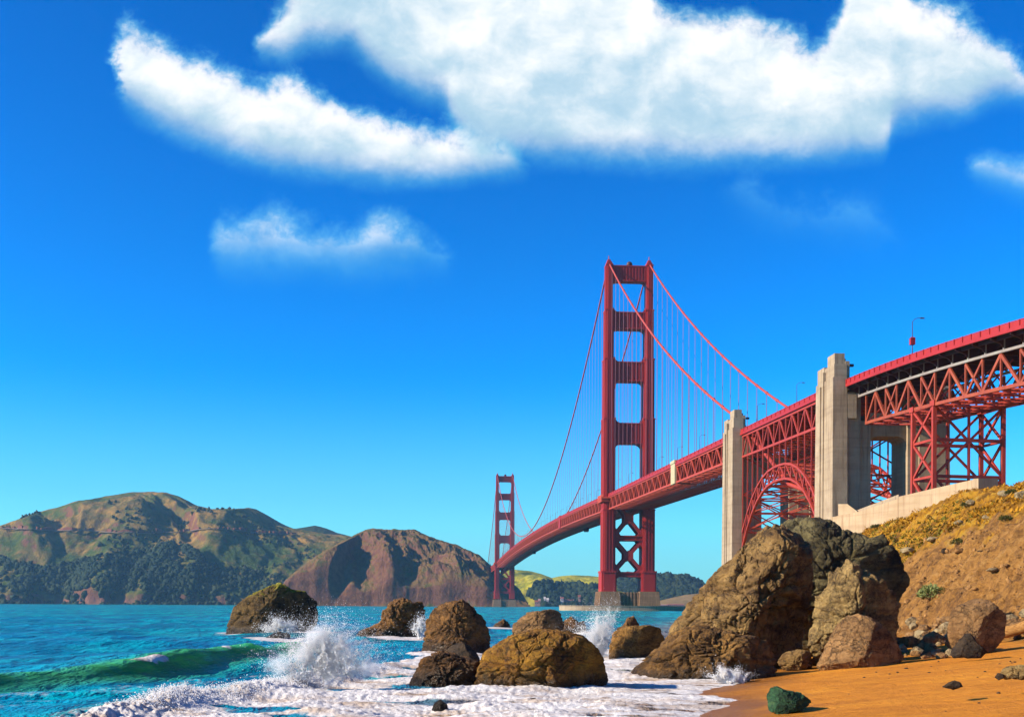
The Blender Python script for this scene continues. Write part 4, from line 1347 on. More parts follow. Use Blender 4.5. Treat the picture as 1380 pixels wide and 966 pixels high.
LEG = [(25.5, 67.0, 7.4, 9.0, 17.2), (67.0, 127.0, 7.0, 9.2, 17.0), (127.0, 166.5, 6.3, 9.8, 16.6), (166.5, 199.0, 5.5, 10.5, 16.1), (199.0, 229.0, 4.7, 11.2, 15.6)]
for sgn in (-1, 1):
    mb = MB()
    for k, (z0, z1, h_, o0, o1) in enumerate(LEG):
        add_shaft(mb, h_, o0, o1, 0.9, z0, z1 - 0.8, sgn)
        add_shaft(mb, h_ + 0.25, o0 - 0.2, o1 + 0.25, 0.5, z1 - 0.8, z1, sgn)
        # fluting on the faces
        for f in (-0.33, 0.0, 0.33):
            o_ = (o0 + o1) / 2 + f * (o1 - o0 - 2)
            for e_ in (-1, 1):
                mb.beam(LP(e_ * (h_ + 0.12), sgn * o_, z0 + 0.4), LP(e_ * (h_ + 0.12), sgn * o_, z1 - 1.2), 0.55, 0.3, up=(U[0], U[1], 0))
        for f in (-0.45, 0.0, 0.45):
            mb.beam(LP(f * h_ * 1.3, sgn * (o1 + 0.12), z0 + 0.4), LP(f * h_ * 1.3, sgn * (o1 + 0.12), z1 - 1.2), 0.3, 0.8, up=(U[0], U[1], 0))
    add_shaft(mb, 8.2, 8.2, 18.2, 1.0, 12.6, 25.5, sgn)
    add_shaft(mb, 8.5, 8.0, 18.5, 0.8, 25.0, 26.2, sgn)
    leg = mb.build('leg', M['red_tower'], tower)
    mb = MB()
    add_shaft(mb, 3.6, 11.6, 15.2, 0.5, 229.0, 230.6, sgn)
    add_shaft(mb, 2.2, 12.4, 14.6, 0.4, 230.6, 232.3, sgn)
    mb.tube([LP(0, sgn * 13.5, 232.3), LP(0, sgn * 13.5, 235.2)], 0.35, 6)
    mb.build('saddle', M['red_tower'], leg)
    # walkway balcony round the leg at deck level
    mb = MB()
    pl = [(-10, 13.8), (10, 13.8), (9.2, 19.0), (-9.2, 19.0)]
    mb.prism([LP(s, sgn * o, 73.6) for s, o in pl], [LP(s, sgn * o, 74.6) for s, o in pl])
    mb.prism([LP(s * 0.9, sgn * (o - 0.3), 71.6) for s, o in pl], [LP(s * 0.97, sgn * (o - 0.05), 73.6) for s, o in pl])
    q = [LP(s, sgn * o, 0) for s, o in ((-9.4, 17.6), (-8.8, 18.8), (8.8, 18.8), (9.4, 17.6))]
    for a, b in zip(q[:-1], q[1:]):
        mb.beam(a + Vector((0, 0, 75.4)), b + Vector((0, 0, 75.4)), 0.16, 1.6)
    mb.build('walkway_balcony', M['red'], leg)


def strut(z0, z1, half, f_up, f_dn, thick, name='portal_strut', ribs=9):
    """cross strut with rounded haunches above and below"""
    poly = []
    N = 7
    # top edge right to left with fillets rising towards the legs
    for k in range(N):
        a = math.pi / 2 * k / (N - 1)
        poly.append((half - f_up + f_up * math.sin(math.pi / 2 - a) , z1 + f_up * (1 - math.cos(math.pi / 2 - a))))
    for k in range(N):
        a = math.pi / 2 * k / (N - 1)
        poly.append((-half + f_up - f_up * math.sin(a), z1 + f_up * (1 - math.cos(a))))
    for k in range(N):
        a = math.pi / 2 * k / (N - 1)
        poly.append((-half + f_dn - f_dn * math.sin(math.pi / 2 - a), z0 - f_dn * (1 - math.cos(math.pi / 2 - a))))
    for k in range(N):
        a = math.pi / 2 * k / (N - 1)
        poly.append((half - f_dn + f_dn * math.sin(a), z0 - f_dn * (1 - math.cos(a))))
    mb = MB()
    mb.prism([LP(thick, o, z) for o, z in poly], [LP(-thick, o, z) for o, z in poly])
    for i in range(ribs):
        o = -half + 2 * half * (i + 0.5) / ribs
        mb.beam(LP(thick + 0.15, o, z0 + 0.8), LP(thick + 0.15, o, z1 - 0.8), 0.7, 0.5, up=(U[0], U[1], 0))
        mb.beam(LP(-thick - 0.15, o, z0 + 0.8), LP(-thick - 0.15, o, z1 - 0.8), 0.7, 0.5, up=(U[0], U[1], 0))
    for zz in (z0 + 0.4, z1 - 0.4):
        mb.beam(LP(thick + 0.2, -half, zz), LP(thick + 0.2, half, zz), 0.7, 0.7)
    return mb.build(name, M['red_tower'], tower)


strut(217.8, 228.3, 11.3, 0.2, 3.2, 3.2, ribs=11)
strut(186.2, 197.5, 10.6, 3.0, 3.2, 3.8, ribs=9)
strut(151.6, 164.5, 9.9, 3.4, 3.6, 4.3, ribs=9)
strut(110.5, 124.0, 9.3, 3.8, 4.6, 4.8, ribs=9)
mb = MB()
for k in range(6):
    a0_, a1_ = k * math.pi / 6, (k + 1) * math.pi / 6
mb.tube([LP(0, 0.4, 228.2), LP(0, 0.4, 229.4), LP(0, 0.4, 230.6), LP(0, 0.4, 231.4), LP(0, 0.4, 231.8)], [1.6, 2.0, 1.9, 1.2, 0.3], 12)
mb.build('beacon_drum', M['dark_steel'], tower)


def xbrace(zb, zt, half, w, th):
    mb = MB()
    for sg in (-1, 1):
        for sf in (-5.2, 5.2):
            mb.beam(LP(sf, -sg * half, zb), LP(sf, sg * half, zt), th, w, up=(E[0], E[1], 0))
    zc = (zb + zt) / 2
    for sf in (-5.2, 5.2):
        mb.prism([LP(sf - th / 2 - .1, 0 + o, zc + z) for o, z in ((-3, -2.2), (0, -3.6), (3, -2.2), (3, 2.2), (0, 3.6), (-3, 2.2))],
                 [LP(sf + th / 2 + .1, 0 + o, zc + z) for o, z in ((-3, -2.2), (0, -3.6), (3, -2.2), (3, 2.2), (0, 3.6), (-3, 2.2))])
        for sg in (-1, 1):
            for z_, d_ in ((zb, 1), (zt, -1)):
                mb.prism([LP(sf - th / 2 - .12, sg * (half + 0.2), z_ - d_ * 1.0), LP(sf - th / 2 - .12, sg * (half - 4.2), z_ - d_ * 1.0), LP(sf - th / 2 - .12, sg * (half + 0.2), z_ + d_ * 5.5)],
                         [LP(sf + th / 2 + .12, sg * (half + 0.2), z_ - d_ * 1.0), LP(sf + th / 2 + .12, sg * (half - 4.2), z_ - d_ * 1.0), LP(sf + th / 2 + .12, sg * (half + 0.2), z_ + d_ * 5.5)])
    return mb.build('cross_brace', M['red_tower'], tower)


xbrace(26.0, 46.4, 9.0, 2.2, 1.4)
xbrace(49.6, 72.0, 9.0, 2.2, 1.4)
strut(46.2, 49.6, 9.0, 0.5, 0.5, 5.9, ribs=2)
strut(22.2, 25.6, 9.0, 0.5, 3.6, 5.9, ribs=2)

# -- concrete piers under the towers
pier = empty('pier', BP(0, 0, 0))
hang(pier)
mb = MB()
for sgn in (-1, 1):
    for (z0, z1, h0, a0_, b0_, h1, a1_, b1_) in ((-6, 12.6, 12.0, 5.8, 21.0, 10.2, 6.6, 19.4),):
        p0 = [(-h0, a0_), (h0, a0_), (h0, b0_), (-h0, b0_)]
        p1 = [(-h1, a1_), (h1, a1_), (h1, b1_), (-h1, b1_)]
        mb.hexa([LP(s, sgn * o, z0) for s, o in p0] + [LP(s, sgn * o, z1) for s, o in p1])
    for f in (-0.72, -0.24, 0.24, 0.72):
        mb.beam(LP(f * 11.0, sgn * 20.85, -4), LP(f * 9.5, sgn * 19.45, 12.4), 1.6, 1.3, up=(E[0], E[1], 0))
mb.build('pier_block', M['pier_concrete'], pier)
mb = MB()
mb.hexa([LP(s, o, -6) for s, o in ((-9, -6.6), (9, -6.6), (9, 6.6), (-9, 6.6))] + [LP(s, o, 11.8) for s, o in ((-8, -6.9), (8, -6.9), (8, 6.9), (-8, 6.9))])
for i in range(6):
    o = -5.6 + i * 2.24
    mb.beam(LP(9.2, o, -4), LP(8.3, o, 12.2), 1.0, 1.1, up=(E[0], E[1], 0))
mb.build('pier_link', M['pier_concrete'], pier)
# fender ring of the near pier only
mb = MB()
N = 72
rin, rout = [], []
for k in range(N):
    a = 2 * math.pi * k / N
    c_, s_ = math.cos(a), math.sin(a)
    e_ = (abs(c_) ** 2.6 + abs(s_) ** 2.6) ** (-1 / 2.6)
    rout.append((27.0 * s_ * e_, 45.0 * c_ * e_)); rin.append((22.5 * s_ * e_, 40.5 * c_ * e_))
for k in range(N):
    j = (k + 1) % N
    mb.hexa([LP(*rin[k], -6), LP(*rout[k], -6), LP(*rout[j], -6), LP(*rin[j], -6), LP(*rin[k], 2.9), LP(*rout[k], 2.9), LP(*rout[j], 2.9), LP(*rin[j], 2.9)])
    mb.hexa([LP(*rin[k], 2.9), LP(rout[k][0] * 1.01, rout[k][1] * 1.006, 2.9), LP(rout[j][0] * 1.01, rout[j][1] * 1.006, 2.9), LP(*rin[j], 2.9),
             LP(*rin[k], 3.3), LP(rout[k][0] * 1.01, rout[k][1] * 1.006, 3.3), LP(rout[j][0] * 1.01, rout[j][1] * 1.006, 3.3), LP(*rin[j], 3.3)])
fender = mb.build('fender_ring', M['concrete'])
fender.parent = bridge
fender['label'] = 'low oval concrete ring around the near pier'

t2 = dup(tower, BP(-SPAN, 0, 1.5), 'far red tower in front of the brown headland')
p2 = dup(pier, BP(-SPAN, 0, 0))


# -- stiffening truss, railing, deck
def truss(sections, o, name, pan=7.62, top=-2.5, bot=-10.1, w=0.62):
    mb = MB()
    for (a, b) in sections:
        n = max(2, int(round((b - a) / pan / 2)) * 2)
        for i in range(n):
            s0, s1 = a + (b - a) * i / n, a + (b - a) * (i + 1) / n
            z0, z1 = rail_z(s0), rail_z(s1)
            mb.beam(BP(s0, o, z0 + top), BP(s1, o, z1 + top), 0.8, 0.95)
            mb.beam(BP(s0, o, z0 + bot), BP(s1, o, z1 + bot), 0.8, 0.95)
            if i % 2 == 0: mb.beam(BP(s0, o, z0 + bot), BP(s1, o, z1 + top), 0.45, w)
            else: mb.beam(BP(s0, o, z0 + top), BP(s1, o, z1 + bot), 0.45, w)
            mb.beam(BP(s0, o, z0 + top), BP(s0, o, z0 + bot), 0.4, 0.42, up=(U[0], U[1], 0))
    return hang(mb.build(name, M['red']))


SEC = [(8.2, SIDE_END), (-SPAN + 8.2, -8.2), (-SPAN - 330, -SPAN - 8.2)]
for o in (-13.4, 13.4):
    truss(SEC, o, 'side_truss')


def rail_strip(a, b, o, parent=None, inv=None, step=7.62, mat='red_rail', name='railing'):
    mb = MB()
    n = int((b - a) / step)
    for i in range(n):
        s0, s1 = a + (b - a) * i / n, a + (b - a) * (i + 1) / n
        z0, z1 = rail_z(s0), rail_z(s1)
        mb.beam(BP(s0, o, z0), BP(s1, o, z1), 0.22, 0.16)
        mb.beam(BP(s0, o, z0 - 0.68), BP(s1, o, z1 - 0.68), 0.06, 1.1)
        mb.beam(BP(s0, o, z0 - 1.75), BP(s1, o, z1 - 1.75), 0.5, 0.95)
        mb.beam(BP(s0, o * 1.006, z0 - 1.4), BP(s0, o * 1.006, z0 + 0.05), 0.3, 0.3, up=(U[0], U[1], 0))
    return mb.build(name, M[mat], parent)


for o in (-14.0, 14.0):
    hang(rail_strip(-SPAN - 330, SIDE_END, o))


def deck_slab(a, b, step=15.24, half=13.8):
    mb = MB()
    n = int((b - a) / step)
    for i in range(n):
        s0, s1 = a + (b - a) * i / n, a + (b - a) * (i + 1) / n
        z0, z1 = rail_z(s0) - 1.35, rail_z(s1) - 1.35
        mb.hexa([BP(s0, -half, z0 - 0.4), BP(s0, half, z0 - 0.4), BP(s1, half, z1 - 0.4), BP(s1, -half, z1 - 0.4), BP(s0, -half, z0), BP(s0, half, z0), BP(s1, half, z1), BP(s1, -half, z1)])
    return mb.build('deck', M['asphalt'])


hang(deck_slab(-SPAN - 330, SIDE_END))


def floor_beams(a, b, step, lat=True, bot=-10.1, half=13.4):
    mb = MB()
    n = int((b - a) / step)
    for i in range(n + 1):
        s0 = a + (b - a) * i / n
        z = rail_z(s0)
        mb.beam(BP(s0, -half, z - 2.9), BP(s0, half, z - 2.9), 0.5, 1.9)
        if lat:
            mb.beam(BP(s0, -half, z + bot), BP(s0, half, z + bot), 0.5, 0.5)
            if i < n:
                s1 = a + (b - a) * (i + 1) / n
                z1 = rail_z(s1)
                mb.beam(BP(s0, -half, z + bot), BP(s1, 0, z1 + bot), 0.35, 0.35)
                mb.beam(BP(s0, half, z + bot), BP(s1, 0, z1 + bot), 0.35, 0.35)
                mb.beam(BP(s0, 0, z + bot), BP(s1, -half, z1 + bot), 0.35, 0.35)
                mb.beam(BP(s0, 0, z + bot), BP(s1, half, z1 + bot), 0.35, 0.35)
                # underdeck sway frame
                mb.beam(BP(s0, -half, z + bot), BP(s0, -4, z - 3.6), 0.3, 0.3)
                mb.beam(BP(s0, half, z + bot), BP(s0, 4, z - 3.6), 0.3, 0.3)
    for o in (-9, -4.5, 0, 4.5, 9):
        for i in range(0, n, 2):
            s0, s1 = a + (b - a) * i / n, a + (b - a) * min(n, i + 2) / n
            mb.beam(BP(s0, o, rail_z(s0) - 2.2), BP(s1, o, rail_z(s1) - 2.2), 0.4, 0.8)
    return mb.build('floor_framing', M['red'])


hang(floor_beams(-SPAN + 8, SIDE_END, 7.62))

# -- cables and suspender ropes
sample_s = [-SPAN - 343 + i * 12.0 for i in range(int(343 / 12) + 1)] + [-SPAN] + [-SPAN + i * 16.0 for i in range(1, 80)] + [0.0] + [i * 9.0 for i in range(1, int(S2c / 9) + 1)] + [S2c]
for o in (-13.5, 13.5):
    mb = MB()
    mb.tube([BP(s, o, cable_z(s)) for s in sample_s], 0.52, 8)
    k = 1
    while k * 15.24 < SIDE_END:
        s = k * 15.24
        a, b = BP(s - 0.5, o, cable_z(s - 0.5)), BP(s + 0.5, o, cable_z(s + 0.5))
        mb.tube([a, b], 0.72, 8)
        k += 1
    hang(mb.build('main_cable', M['cable'], None, True))


def rope_mb(mb, s, o):
    zt, zb = cable_z(s), rail_z(s) - 2.0
    if zt - zb < 1.0: return False
    for d in (-0.28, 0.28):
        mb.tube([BP(s + d, o, zb), BP(s + d, o, zt)], 0.068, 4, False)
    return True


cnt = 0
far_mb = MB()
for k in range(-4 - 100, 0):
    pass
order = [15.24 * k for k in range(1, 22) if 15.24 * k < SIDE_END - 4] + [-15.24 * k for k in range(1, 84)]
for s in order:
    for o in (-13.5, 13.5):
        if cnt < 100:
            mb = MB()
            if rope_mb(mb, s, o):
                hang(mb.build('suspender_rope', M['rope'])); cnt += 1
        else:
            rope_mb(far_mb, s, o)
for k in range(1, 20):
    for o in (-13.5, 13.5):
        rope_mb(far_mb, -SPAN - 15.24 * k, o)
fr = hang(far_mb.build('far_suspender_ropes', M['rope']))
fr['kind'] = 'stuff'

# -- joint covers on the left truss
def cover(px, o, hs_, mat, label, z0=-10.6, z1=-0.9):
    s = s_at(px, 640, o)
    z = rail_z(s)
    mb = MB()
    mb.hexa([BP(s - hs_, o, z + z0), BP(s - hs_, o + 0.9, z + z0), BP(s + hs_, o + 0.9, z + z0), BP(s + hs_, o, z + z0), BP(s - hs_, o, z + z1), BP(s - hs_, o + 0.9, z + z1),
             BP(s + hs_, o + 0.9, z + z1), BP(s + hs_, o, z + z1)])
    mb.hexa([BP(s - hs_ - .4, o - .3, z + z1), BP(s - hs_ - .4, o + 1.2, z + z1), BP(s + hs_ + .4, o + 1.2, z + z1), BP(s + hs_ + .4, o - .3, z + z1),
             BP(s - hs_ - .2, o - .2, z + z1 + 1.5), BP(s - hs_ - .2, o + 1, z + z1 + 1.5), BP(s + hs_ + .2, o + 1, z + z1 + 1.5), BP(s + hs_ + .2, o - .2, z + z1 + 1.5)])
    c = hang(mb.build('joint_cover', M[mat]))
    c['label'] = label


cover(906.5, -14.4, 4.6, 'pale_cover', 'pale cream joint cover on the side truss')
cover(754, -14.4, 6.0, 'red_rail', 'crimson joint cover on the side truss')

# -- inspection platforms slung below the deck
for i, (px, lab) in enumerate(((790, 'dark inspection platform slung below the deck close to the near tower'), (720, 'dark inspection platform slung below the deck farther out in mid span'))):
    s = s_at(px, 715, 10.0)
    z = rail_z(s) - 10.4
    b = BP(s, 10.0, z)
    r_ = empty('inspection_platform', b)
    tag(r_, lab, 'platform', 'inspection platforms below the deck')
    mb = MB()
    L_ = 16 if i == 0 else 26
    n = 8
    for k in range(n):
        a0_, a1_ = -1 + 2 * k / n, -1 + 2 * (k + 1) / n
        za, zb_ = -3.2 * (1 - a0_ ** 2), -3.2 * (1 - a1_ ** 2)
        for o in (-1.5, 1.5):
            mb.beam(LP(a0_ * L_ / 2, o, za), LP(a1_ * L_ / 2, o, zb_), 0.3, 0.3)
            mb.beam(LP(a0_ * L_ / 2, o, 0), LP(a1_ * L_ / 2, o, 0), 0.3, 0.3)
            mb.beam(LP(a0_ * L_ / 2, o, 0), LP(a0_ * L_ / 2, o, za), 0.2, 0.2, up=(U[0], U[1], 0))
        mb.beam(LP(a0_ * L_ / 2, -1.5, za), LP(a0_ * L_ / 2, 1.5, za), 0.2, 0.2)
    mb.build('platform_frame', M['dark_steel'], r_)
    mb = MB()
    mb.hexa([LP(s_ * 2.6 + 5, o * 1.5, -2.9) for s_, o in ((-1, -1), (1, -1), (1, 1), (-1, 1))] + [LP(s_ * 2.6 + 5, o * 1.5, 0.3) for s_, o in ((-1, -1), (1, -1), (1, 1), (-1, 1))])
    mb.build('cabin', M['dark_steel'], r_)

# ------------------------------------------------------------------ concrete pylons either side of the arch
def make_pylon(sc, label, zr):
    root = empty('concrete_pylon', BP(sc, 0, zr - 55))
    tag(root, label, 'pylon', 'concrete pylons flanking the steel arch')
    B = 55.0   # local height of the rail

    def box(mb, s0, s1, o0, o1, z0, z1, ts=0.0, to=0.0):
        mb.hexa([LP(s0, o0, z0), LP(s0, o1, z0), LP(s1, o1, z0), LP(s1, o0, z0),
                 LP(s0 + ts, o0 + to, z1), LP(s0 + ts, o1 - to, z1), LP(s1 - ts, o1 - to, z1), LP(s1 - ts, o0 + to, z1)])
    for sg in (-1, 1):
        mb = MB()

        def b2(s0, s1, o0, o1, z0, z1, ts=0.0, to=0.0):
            lo, hi = sorted((sg * o0, sg * o1))
            box(mb, s0, s1, lo, hi, z0, z1, ts, to)
        b2(-8.0, 8.0, 12.7, 17.3, -10, B + 0.6, 0.7, 0.25)
        b2(-6.6, 6.4, 8.6, 12.9, -10, B - 3.4)
        b2(-5.9, 5.9, 5.4, 8.8, -10, B - 11.5)
        b2(-7.0, -1.2, 14.0, 16.7, B - 8, B + 5.0)          # northern fin
        b2(-1.0, 7.0, 12.9, 16.6, B - 2, B + 4.4)           # southern block
        b2(0.2, 6.2, 13.3, 16.2, B + 3, B + 7.6)            # crown
        b2(1.4, 4.0, 12.2, 13.4, B + 1, B + 6.6)
        b2(4.4, 6.4, 11.9, 13.2, B - 3, B + 5.4)
        b2(-3.2, -2.4, 16.6, 17.5, 4, B - 0.5)              # slender pilasters on the outer face
        b2(-0.6, 0.2, 16.6, 17.5, 4, B + 3.2)
        b2(5.2, 7.4, 10.2, 12.75, B - 11, B - 4.2)          # bearing block under the deck
        leg = mb.build('pylon_leg', M['concrete'], root)
    mb = MB()
    poly = [(-5.5, B - 9.0), (5.5, B - 9.0), (5.5, B - 17.2), (4.6, B - 16.2), (3.2, B - 15.6), (-3.2, B - 15.6), (-4.6, B - 16.2), (-5.5, B - 17.2)]
    mb.prism([LP(4.8, o, z) for o, z in poly], [LP(-4.8, o, z) for o, z in poly])
    mb.build('portal_beam', M['concrete'], root)
    mb = MB()
    mb.beam(LP(3, -12.0, B + 4.6), LP(3, -10.4, B + 4.9), 0.3, 0.3)
    mb.hexa([LP(s_ * .5 + 3, o * .6 - 10.2, B + 4.5) for s_, o in ((-1, -1), (1, -1), (1, 1), (-1, 1))] + [LP(s_ * .5 + 3, o * .6 - 10.2, B + 5.2) for s_, o in ((-1, -1), (1, -1), (1, 1), (-1, 1))])
    mb.build('floodlight', M['lamp_grey'], root)
    return root


make_pylon(S1c, 'stepped concrete pylon right of the arch, nearest and largest of the two', rail_z(S1c))
make_pylon(S2c, 'stepped concrete pylon left of the arch, at the end of the suspended deck', rail_z(S2c))

# ------------------------------------------------------------------ the arch span between the pylons
arch = empty('arch_span', BP((ARCH0 + ARCH1) / 2, 0, 20))
tag(arch, 'orange red steel arch span with lattice arch between two concrete pylons', 'arch bridge')
AINV = Matrix.Translation(-arch.location)
NP = 14
mid = (ARCH0 + ARCH1) / 2
hl = (ARCH1 - ARCH0) / 2


def arch_out(s): return 50.9 - 22.5 * (abs(s - mid + 1.5) / hl) ** 2.5


def arch_in(s): return 46.0 - 23.5 * (abs(s - mid + 1.5) / hl) ** 2.5


for o in (-13.4, 13.4):
    mb = MB()
    for i in range(NP):
        s0, s1 = ARCH0 + 2 * hl * i / NP, ARCH0 + 2 * hl * (i + 1) / NP
        z0, z1 = rail_z(s0), rail_z(s1)
        mb.beam(BP(s0, o, z0 - 2.7), BP(s1, o, z1 - 2.7), 0.6, 0.8)
        mb.beam(BP(s0, o, z0 - 10.4), BP(s1, o, z1 - 10.4), 0.6, 0.8)
        if i % 2 == 0: mb.beam(BP(s0, o, z0 - 10.4), BP(s1, o, z1 - 2.7), 0.4, 0.55)
        else: mb.beam(BP(s0, o, z0 - 2.7), BP(s1, o, z1 - 10.4), 0.4, 0.55)
    hang(mb.build('side_truss', M['red_arch']), arch, AINV)
    mb = MB()
    for i in range(NP + 1):
        s0 = ARCH0 + 0.6 + (2 * hl - 1.2) * i / NP
        mb.beam(BP(s0, o, rail_z(s0) - 2.7), BP(s0, o, arch_out(s0) if 0 < i < NP else 8.0), 0.42, 0.42, up=(U[0], U[1], 0))
    hang(mb.build('spandrel_columns', M['red_arch']), arch, AINV)
    mb = MB()
    M2 = NP * 2
    for i in range(NP):
        s0, s1 = ARCH0 + 0.8 + (2 * hl - 1.6) * i / NP, ARCH0 + 0.8 + (2 * hl - 1.6) * (i + 1) / NP
        mb.beam(BP(s0, o, arch_out(s0)), BP(s1, o, arch_out(s1)), 0.85, 0.7)
        mb.beam(BP(s0, o, arch_in(s0)), BP(s1, o, arch_in(s1)), 0.85, 0.75)
        if i > 0: mb.beam(BP(s0, o, arch_out(s0)), BP(s0 + (mid - s0) * 0.05, o, arch_in(s0 + (mid - s0) * 0.05)), 0.5, 0.5)
        if s0 < mid: mb.beam(BP(s0, o, arch_in(s0)), BP(s1, o, arch_out(s1)), 0.4, 0.45)
        else: mb.beam(BP(s0, o, arch_out(s0)), BP(s1, o, arch_in(s1)), 0.4, 0.45)
    hang(mb.build('arch_rib', M['red_arch']), arch, AINV)
# bracing between the two arches
mb = MB()
for i in range(NP + 1):
    s0 = ARCH0 + 0.8 + (2 * hl - 1.6) * i / NP
    for fz in (arch_out, arch_in):
        mb.beam(BP(s0, -13.4, fz(s0)), BP(s0, 13.4, fz(s0)), 0.5, 0.5)
        if i < NP:
            s1 = ARCH0 + 0.8 + (2 * hl - 1.6) * (i + 1) / NP
            mb.beam(BP(s0, -13.4, fz(s0)), BP(s1, 0, fz(s1)), 0.35, 0.35)
            mb.beam(BP(s0, 13.4, fz(s0)), BP(s1, 0, fz(s1)), 0.35, 0.35)
            mb.beam(BP(s0, 0, fz(s0)), BP(s1, 13.4, fz(s1)), 0.35, 0.35)
            mb.beam(BP(s0, 0, fz(s0)), BP(s1, -13.4, fz(s1)), 0.35, 0.35)
    zt, zb_ = rail_z(s0) - 10.4, max(arch_out(s0), 20)
    if i % 2 == 0 and zt - zb_ > 5:
        n = max(1, int((zt - zb_) / 12))
        for k in range(n):
            za, zc = zb_ + (zt - zb_) * k / n, zb_ + (zt - zb_) * (k + 1) / n
            mb.beam(BP(s0, -13.4, za), BP(s0, 13.4, zc), 0.4, 0.4)
            mb.beam(BP(s0, 13.4, za), BP(s0, -13.4, zc), 0.4, 0.4)
            mb.beam(BP(s0, -13.4, za), BP(s0, 13.4, za), 0.4, 0.4)
    mb.beam(BP(s0, -13.4, zt), BP(s0, 13.4, zt), 0.45, 0.45)
    mb.beam(BP(s0, -13.4, rail_z(s0) - 3.0), BP(s0, 13.4, rail_z(s0) - 3.0), 0.5, 1.9)
hang(mb.build('cross_bracing', M['red']), arch, AINV)
for o in (-14.0, 14.0):
    hang(rail_strip(ARCH0 - 1, ARCH1 + 1, o, step=5.0), arch, AINV)
hang(deck_slab(SIDE_END + 0.02, S1c + PL, 9.0, 12.6), arch, AINV)
for o in (-11.6, 11.6):
    mb = MB()
    mb.tube([BP(S2c + 3, o, 72), BP(mid + 5, o, 44.0), BP(ARCH1 + 2, o, 34.0)], 0.75, 8)
    hang(mb.build('anchor_cable', M['red_arch'], None, True), arch, AINV)

# ------------------------------------------------------------------ approach viaduct, curving off to the right
V0 = S1c + PL
KV = 0.00118


def VP(t, o, z):
    p = T1 + U * (V0 + t) + E * (KV * t * t)
    d = U + E * (2 * KV * t)
    d = d / np.linalg.norm(d)
    n = np.array([-d[1], d[0]])
    q = p + n * o
    return Vector((q[0], q[1], z))


def vz(t): return rail_z(V0) - 0.037 * t


via = empty('approach_viaduct', VP(40, 0, 20))
tag(via, 'red truss approach viaduct curving to the right edge on a steel trestle', 'viaduct')
VINV = Matrix.Translation(-via.location)
VL = 140.0
PAN = 6.4
NPV = int(VL / PAN)
mb = MB(); mr = {-13.4: MB(), 12.4: MB()}; mf = MB(); mgs = {-9.8: MB(), 8.8: MB()}
for i in range(NPV):
    a, b = i * PAN, (i + 1) * PAN
    za, zb_ = vz(a), vz(b)
    mb.hexa([VP(a, -13.2, za - 1.9), VP(a, 12.2, za - 1.9), VP(b, 12.2, zb_ - 1.9), VP(b, -13.2, zb_ - 1.9), VP(a, -13.2, za - 1.35), VP(a, 12.2, za - 1.35), VP(b, 12.2, zb_ - 1.35), VP(b, -13.2, zb_ - 1.35)])
    for o in (-13.4, 12.4):
        q = mr[o]
        for h in (0, 1):
            c0, c1 = a + PAN * h / 2, a + PAN * (h + 1) / 2
            q.beam(VP(c0, o, vz(c0)), VP(c1, o, vz(c1)), 0.2, 0.14)
            q.beam(VP(c0, o, vz(c0) - 0.70), VP(c1, o, vz(c1) - 0.70), 0.06, 1.15)
            q.beam(VP(c0, o * 1.004, vz(c0) - 1.72), VP(c1, o * 1.004, vz(c1) - 1.72), 0.4, 0.8)
            q.beam(VP(c0, o * 1.008, vz(c0) - 1.9), VP(c0, o * 1.008, vz(c0) + 0.08), 0.26, 0.30, up=(U[0], U[1], 0))
    # overhang brackets and stringers
    for o, inn in ((-13.2, -9.6), (12.2, 8.6)):
        mf.prism([VP(a - 0.2, o, za - 1.95), VP(a - 0.2, inn, za - 1.95), VP(a - 0.2, inn, za - 4.4), VP(a - 0.2, inn + (o - inn) * 0.35, za - 3.2), VP(a - 0.2, o, za - 2.5)],
                 [VP(a + 0.2, o, za - 1.95), VP(a + 0.2, inn, za - 1.95), VP(a + 0.2, inn, za - 4.4), VP(a + 0.2, inn + (o - inn) * 0.35, za - 3.2), VP(a + 0.2, o, za - 2.5)])
    mf.beam(VP(a, -9.6, za - 3.1), VP(a, 8.6, za - 3.1), 0.4, 2.3)
    for o in (-11.6, -7.0, -3.5, 0, 3.5, 7.0, 10.6):
        mf.beam(VP(a, o, za - 2.3), VP(b, o, zb_ - 2.3), 0.4, 0.75)
    for o in (-9.8, 8.8):
        mgs[o].beam(VP(a, o, za - 4.75), VP(b, o, zb_ - 4.75), 0.5, 0.62)
        mgs[o].beam(VP(a, o, za - 4.4), VP(a, o, za - 2.0), 0.35, 0.5, up=(U[0], U[1], 0))
for q in mr.values():
    hang(q.build('railing', M['red_rail']), via, VINV)
hang(mb.build('deck', M['asphalt']), via, VINV)
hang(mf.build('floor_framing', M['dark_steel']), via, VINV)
for mg in mgs.values():
    hang(mg.build('edge_girder', M['grey_steel']), via, VINV)
T0 = 5.5
for o in (-9.8, 8.8):
    q = MB()
    n = int((VL - T0) / PAN)
    for i in range(n):
        a, b = T0 + i * PAN, T0 + (i + 1) * PAN
        za, zb_ = vz(a), vz(b)
        tp, bt = -5.4, -13.0
        q.beam(VP(a, o, za + bt), VP(b, o, zb_ + bt), 0.75, 0.8)
        q.beam(VP(a, o, za + bt), VP(a, o, za + tp), 0.42, 0.45, up=(U[0], U[1], 0))
        j = i % 3
        if j == 0: q.beam(VP(a, o, za + bt), VP(b, o, zb_ + tp), 0.5, 0.72)
        elif j == 1: q.beam(VP(a, o, za + tp), VP(b, o, zb_ + bt), 0.5, 0.72)
        else:
            q.beam(VP(a, o, za + tp), VP(b, o, zb_ + bt), 0.45, 0.55)
            q.beam(VP(a, o, za + bt), VP(b, o, zb_ + tp), 0.45, 0.55)
    hang(q.build('side_truss', M['viaduct']), via, VINV)
q = MB()
